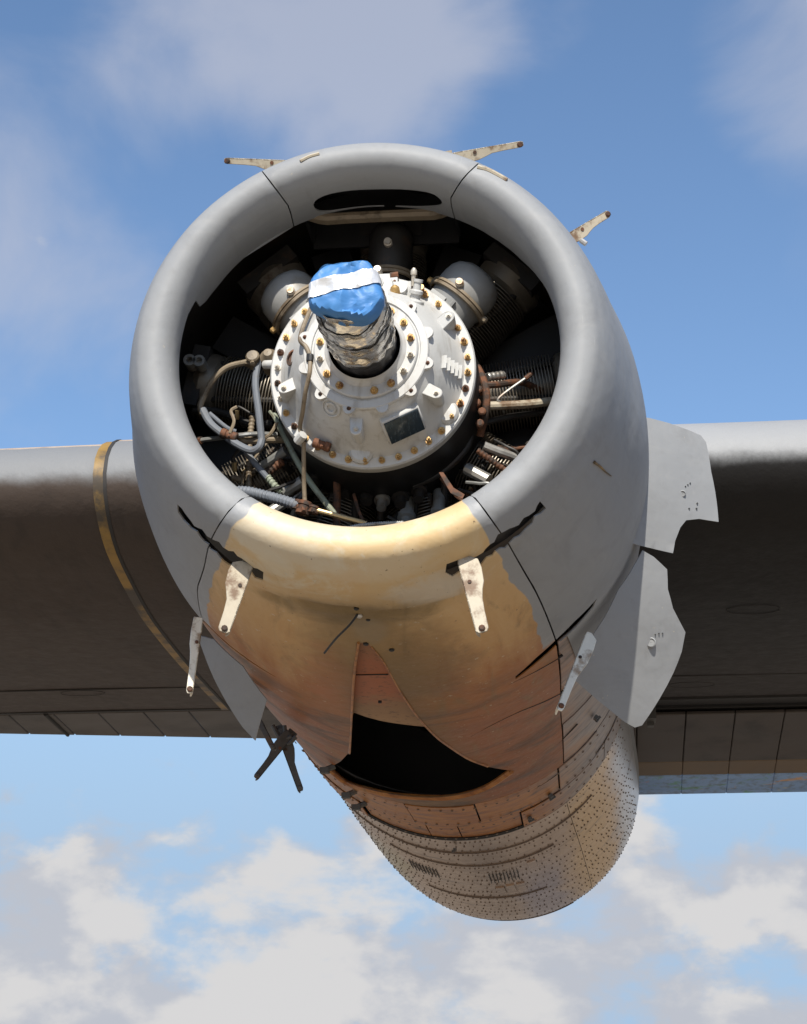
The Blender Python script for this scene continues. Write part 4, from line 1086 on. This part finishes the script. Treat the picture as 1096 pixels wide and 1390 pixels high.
eo(MB().tube(gp_, .0062, 10, 8).build('pipe', 'hose_tan'))
for p_ in (gp_[4], gp_[9]): eo(MB().lathe(p_-Vector((0, 0, .012)), (0, .1, 1), [(.010, 0), (.010, .02)], 10).build('pipe_clip', 'rubber_black'))
pipe([(372, 562, .36), (384, 588, .34), (414, 644, .30), (456, 700, .26)], .0085, 'tube_green', 'rod')
pipe([(457.6, 640, .34), (457.6, 680, .34), (457, 722, .34)], .011, 'rust', 'pipe')
pipe([(343, 565, .40), (339, 603, .40), (338, 640, .40), (338, 675, .40)], .009, 'hose_tan', 'ribbed_hose', rip=.09, ripn=22)
pipe([(334, 614, .33), (348, 631, .33), (363, 649, .34)], .0095, 'hose_blue', 'hose')
pipe([(363, 647, .34), (372, 658, .34), (382, 668, .35)], .010, 'tube_green', 'ribbed_hose', rip=.1, ripn=6)
pipe([(388, 612, .36), (350, 637, .40)], .0145, 'tube_grey', 'pipe')
pipe([(384, 626, .36), (362, 643, .38)], .0115, 'rust', 'ribbed_hose', rip=.1, ripn=5)
pipe([(383, 671, .38), (411, 653, .36)], .017, 'tube_grey', 'pipe')
pipe([(350, 637, .42), (330, 650, .42), (316, 648, .42)], .009, 'hose_tan', 'pipe')
pipe([(372, 575, .42), (340, 575, .44), (300, 560, .46), (262, 556, .46)], .012, 'dark_metal', 'pipe')
pipe([(360, 700, .34), (385, 683, .36)], .016, 'tube_grey', 'pipe')
# strap ends and clips
for pts, mt in (([(312, 588), (318, 572), (314, 558), (322, 552)], 'hose_tan'), ([(357, 596), (368, 588), (376, 574)], 'hose_tan'), ([(366, 558), (372, 566), (377, 574)], 'tube_green')):
    P = [at_y(x, y, .29) for x, y in pts]; eo(MB().tube(P, .005, 6, 5).build('strap', mt))
for (x, y, yy, sx, sz) in ((311, 591, .30, .05, .022), (405, 686, .25, .022, .03), (344, 490, .28, .030, .040), (437, 604, .14, .05, .020), (413, 690, .22, .03, .04), (426, 692, .2, .022, .022)):
    c = at_y(x, y, yy); ax = Vector((1, .1, -.35)).normalized() if sx > sz else Vector((.3, 0, 1)).normalized(); rr = min(sx, sz)*.62; hh = max(sx, sz)*.5
    mb = MB().lathe(c, ax, [(rr*.9, -hh), (rr*1.12, -hh*.9), (rr*1.12, -hh*.4), (rr*.95, -hh*.3), (rr*.95, hh*.3), (rr*1.12, hh*.4), (rr*1.12, hh*.9), (rr*.9, hh)], 14)
    mb.tube([c+Vector((0, -rr, -rr*.3)), c+Vector((.004, -rr*1.7, -rr*1.1))], rr*.35, 6, 1)
    eo(mb.build('clip', 'rust' if x != 344 else 'hose_tan'))
# elbow fitting on the left of the gearbox
eo(MB().tube([at_y(360, 495, .22), at_y(390, 494, .17)], .013, 12, 1).build('stub_pipe', 'cast_paint'))
eo(MB().lathe(at_y(366, 487, .25), (0, -1, .2), [(.026, -.05), (.026, .012), (.018, .022), (.012, .034), (.001, .036)], 18, False).build('elbow_fitting', 'hose_tan'))
eo(MB().lathe(at_y(344, 487, .27), (0, -1, .2), [(.020, -.03), (.020, .015), (.016, .02), (.001, .02)], 14, False).build('elbow_fitting', 'hose_tan'))
eo(MB().tube([at_y(404, 599, .12), at_y(412, 590, .10)], .013, 10, 1).build('stub_pipe', 'cast_paint'))
# small dim fittings in the dark at the left
for x, y in ((257, 488), (270, 489)):
    eo(MB().lathe(at_y(x, y, .36), (0, -1, 0), [(.018, -.05), (.018, 0), (.010, 0), (.009, -.02), (.001, -.02)], 14, False).build('plug', 'tube_grey'))
eo(MB().lathe(at_y(327, 700, .40), (0, -1, 0), [(.02, -.05), (.02, 0), (.001, 0)], 12, False).build('plug', 'dark_metal'))
# right-hand pipes
pipe([(648, 498, .32), (655, 512, .31), (659, 524, .30), (661, 540, .30), (659, 562, .31), (652, 592, .34)], .011, 'rust', 'pipe')
pipe([(659, 523, .30), (676, 522, .32), (708, 519, .40), (735, 530, .46)], .010, 'rust', 'pipe')
pipe([(662, 512, .33), (684, 509, .36)], .0125, 'silver_metal', 'ribbed_hose', rip=.06, ripn=4)
pipe([(664, 551, .32), (690, 550, .34), (722, 548, .37), (760, 543, .42)], .0125, 'bracket_cream', 'pipe')
pipe([(657, 605, .34), (672, 611, .35), (700, 621, .37)], .0135, 'silver_metal', 'pipe')
pipe([(648, 611, .33), (664, 622, .34), (688, 640, .36)], .0085, 'rust', 'ribbed_hose', rip=.1, ripn=9)
pipe([(634, 636, .36), (664, 652, .34)], .018, 'silver_metal', 'pipe')
pipe([(640, 590, .36), (630, 612, .36), (600, 640, .36), (560, 660, .36)], .012, 'dark_metal', 'pipe')
pipe([(655, 575, .36), (690, 566, .38), (740, 560, .42)], .009, 'dark_metal', 'pipe')
eo(MB().prism([at_y(*p, .15) for p in ((596, 641), (602, 641), (616, 662), (631, 671), (628, 677), (612, 669))], (0, .006, 0)).build('copper_strap', 'rust'))
for (x, y) in ((650, 530), (648, 548), (655, 560), (652, 576)):
    eo(MB().lathe(at_y(x, y, .30), (0, -1, 0), [(.012, -.02), (.012, .012), (.008, .016)], 8).build('union_nut', 'rust'))
# dim accessories hanging under the gearbox
for (x, y, r, h, mt) in ((500, 655, .022, .06, 'dark_metal'), (520, 668, .018, .05, 'tube_grey'), (470, 650, .018, .05, 'dark_metal'), (545, 664, .02, .05, 'dark_metal'), (570, 652, .018, .06, 'dark_metal'), (553, 690, .02, .06, 'tube_grey'), (596, 684, .018, .06, 'tube_grey'), (430, 640, .016, .05, 'dark_metal')):
    eo(MB().lathe(at_y(x, y, .40), (0, -.6, -1), [(r, -.05), (r, h*.5), (r*1.3, h*.5), (r*1.3, h*.8), (r*.8, h*.85), (r*.8, h*1.4)], 12).build('accessory', mt))
for x in (480, 515, 560, 600):
    pipe([(x, 628, .36), (x+4, 660, .40), (x+2, 705, .44)], .011, 'dark_metal', 'pipe')
rc = random.Random(11)
for k in range(26):
    a0 = R_(rc.uniform(95, 265)); r0_ = rc.uniform(.31, .40); r1_ = rc.uniform(.42, .56); a1 = a0+rc.uniform(-.35, .35)
    y0_ = rc.uniform(.33, .44); p0 = Vector((GX+r0_*math.sin(a0), y0_, GZ+r0_*math.cos(a0))); p1 = Vector((GX+r1_*math.sin(a1), y0_+rc.uniform(-.02, .08), GZ+r1_*math.cos(a1)))
    mid = p0.lerp(p1, .5)+Vector((rc.uniform(-.05, .05), -rc.uniform(.0, .05), rc.uniform(-.04, .04)))
    rr = rc.choice((.004, .005, .007, .010)); mt = rc.choice(('dark_metal', 'dark_metal', 'hose_tan', 'tube_grey', 'rust', 'rubber_black'))
    o = eo(MB().tube([p0, p0.lerp(mid, .5)+Vector((0, -.01, 0)), mid, p1], rr, 7, 6).build('ignition_lead', mt))
    eo(MB().lathe(p1, (p1-mid), [(rr*1.7, -.02), (rr*1.7, .0), (rr*1.3, .008)], 8).build('union_nut', rc.choice(('rod_brass', 'rust', 'tube_grey'))))
# ribbed seal visible just above the chin lip
pipe([(470, 718, .13), (490, 713.5, .12), (520, 711, .12), (548, 710, .12)], .006, 'tube_grey', 'ribbed_hose', rip=.12, ripn=26)

# ------------------------------------------------------------------ wrapping on the propeller shaft
cover = thing('shaft_cover', (GX, -.02, GZ), 'blue plastic and silver tape wrapping on the bare propeller shaft', 'shaft cover')
CI = Matrix.Translation((-GX, .02, -GZ))
def co_(o): o.parent = cover; o.matrix_parent_inverse = CI; return o
YT = -.405            # tip
def wrapr(q, y):
    """radius of the crumpled wrapping at angle q and station y"""
    p = Vector((math.cos(q)*1.3, y*7, math.sin(q)*1.3))
    fold = .0030*math.sin(y*95 + 2.2*math.sin(q+.6) + 3*noise.noise(Vector((math.cos(q), 4.4, math.sin(q)))))
    tap = 1-.13*max(0, min(1, (-y-.24)/.12))
    return (.0885 + .006*noise.noise(p*1.5) + .005*noise.noise(p*3.7) + .0022*abs(noise.noise(p*7)) + fold*min(1, max(0, (-y-.05)/.06)))*tap
def sleeve(name, mt, y0, y1, add, ny, n=72, edge=.0, sharp=25):
    V = []; Fc = []
    for j in range(ny+1):
        for i in range(n):
            q = 2*math.pi*i/n; t = j/ny
            e = edge*noise.noise(Vector((math.cos(q)*2, j == 0, math.sin(q)*2)))
            y = y0+(y1-y0)*t + (e if j in (0, ny) else 0)
            r = wrapr(q, y)+add
            V.append((GX+r*math.sin(q)-.035*max(0, (-y-.15))*1.0, y, GZ+r*math.cos(q)))
    for j in range(ny):
        for i in range(n): k = (i+1) % n; Fc.append((j*n+i, j*n+k, (j+1)*n+k, (j+1)*n+i))
    return co_(mesh_obj(name, V, Fc, mt, None, True, sharp))
sleeve('black_wrap', 'black_tape', .0, -.16, -.002, 14, edge=.01)
sleeve('silver_tape_wrap', 'silver_tape', -.085, -.375, .0015, 60, edge=.02, sharp=22)
sleeve('silver_tape_wrap', 'silver_tape', -.13, -.20, .004, 16, edge=.03, sharp=22)
sleeve('silver_tape_wrap', 'silver_tape', -.23, -.30, .004, 16, edge=.03, sharp=22)
CAPC = [(.052, .074), (.069, .046), (.090, -.030), (.054, -.080), (-.005, -.068), (-.088, -.046), (-.084, .026), (-.046, .058)]
def poly_r(q):
    dx, dz = math.sin(q), math.cos(q); best = .08
    for i in range(len(CAPC)):
        (x1, z1), (x2, z2) = CAPC[i], CAPC[(i+1) % len(CAPC)]
        den = dx*(z2-z1)-dz*(x2-x1)
        if abs(den) < 1e-9: continue
        t = (x1*(z2-z1)-z1*(x2-x1))/den; u = (x1*dz-z1*dx)/den
        if t > 0 and -1e-6 <= u <= 1+1e-6: best = t; break
    return best
def soft_r(q): return sum(poly_r(q+k*.07)*w_ for k, w_ in ((-2, .1), (-1, .22), (0, .36), (1, .22), (2, .1)))*1.05
def cap_pt(a, b, add=0.0):
    """a, b: coordinates over the end face in metres; beyond the rim the sheet folds back along the shaft"""
    rho = math.hypot(a, b); q = math.atan2(a, b)
    # a bunched, six-cornered outline
    R0 = soft_r(q)
    f = rho/R0
    if f < .86: r = rho; y = YT + .010*f**3 + .010*noise.noise(Vector((a*18, b*18, 3.1))) + .012*abs(noise.noise(Vector((a*30, b*30, 7.7))))
    else:
        k = (f-.86)*R0; r = .86*R0 + .004*min(1, k/.03) + min(k, .02)*(1-min(k, .02)*20) + .004*noise.noise(Vector((q*3, k*20, 1))); y = YT + .010*.64 + max(0, k-.006) + .004*noise.noise(Vector((a*20, b*20, 9)))
    s = 1+add/.09 if rho > 1e-6 else 1
    y -= add
    y += -.22*(0)+.10*(r*math.cos(q))*.0
    return Vector((GX-.002 + r*s*math.sin(q), y + .16*(r*math.sin(q))*.5, GZ + r*s*math.cos(q)))
def cap(name, mt, rmax, add, nr=18, n=60):
    V = [cap_pt(0, 0.0001, add)]; Fc = []
    for j in range(1, nr+1):
        for i in range(n):
            q = 2*math.pi*i/n; rr = rmax*j/nr
            if j == nr: rr += .006*noise.noise(Vector((math.sin(q)*2.5, 5, math.cos(q)*2.5)))
            V.append(cap_pt(rr*math.sin(q), rr*math.cos(q), add))
    for i in range(n): Fc.append((0, 1+i, 1+(i+1) % n))
    for j in range(nr-1):
        for i in range(n): k = (i+1) % n; Fc.append((1+j*n+i, 1+(j+1)*n+i, 1+(j+1)*n+k, 1+j*n+k))
    return co_(mesh_obj(name, V, Fc, mt, None, True, 26))
cap('blue_cap', 'blue_vinyl', .138, 0)
def strap(name, mt, c, ang, hw, L, add):
    V = []; Fc = []; n = 44; ca, sa = math.cos(ang), math.sin(ang)
    for i in range(n+1):
        t = -L+2*L*i/n
        for k in range(7):
            wv = hw*(k/3-1)*(1+.12*noise.noise(Vector((t*20, k > 3, 0)))) + c + .006*noise.noise(Vector((t*12, 3, 1)))
            V.append(cap_pt(t*ca-wv*sa, t*sa+wv*ca, add))
    for i in range(n):
        for k in range(6): Fc.append((i*7+k, i*7+k+1, (i+1)*7+k+1, (i+1)*7+k))
    return co_(mesh_obj(name, V, Fc, mt, None, True, 30))
strap('tape_strip', 'white_tape', .012, R_(13), .021, .135, .003)

# ------------------------------------------------------------------ ground (lies below the frame; it lights the undersides)
GZ0 = CAM[2]-1.65
g = mesh_obj('ground', [(-4000, -4000, GZ0), (4000, -4000, GZ0), (4000, 4000, GZ0), (-4000, 4000, GZ0)], [(0, 1, 2, 3)], 'concrete', None, False)
g['kind'] = 'structure'
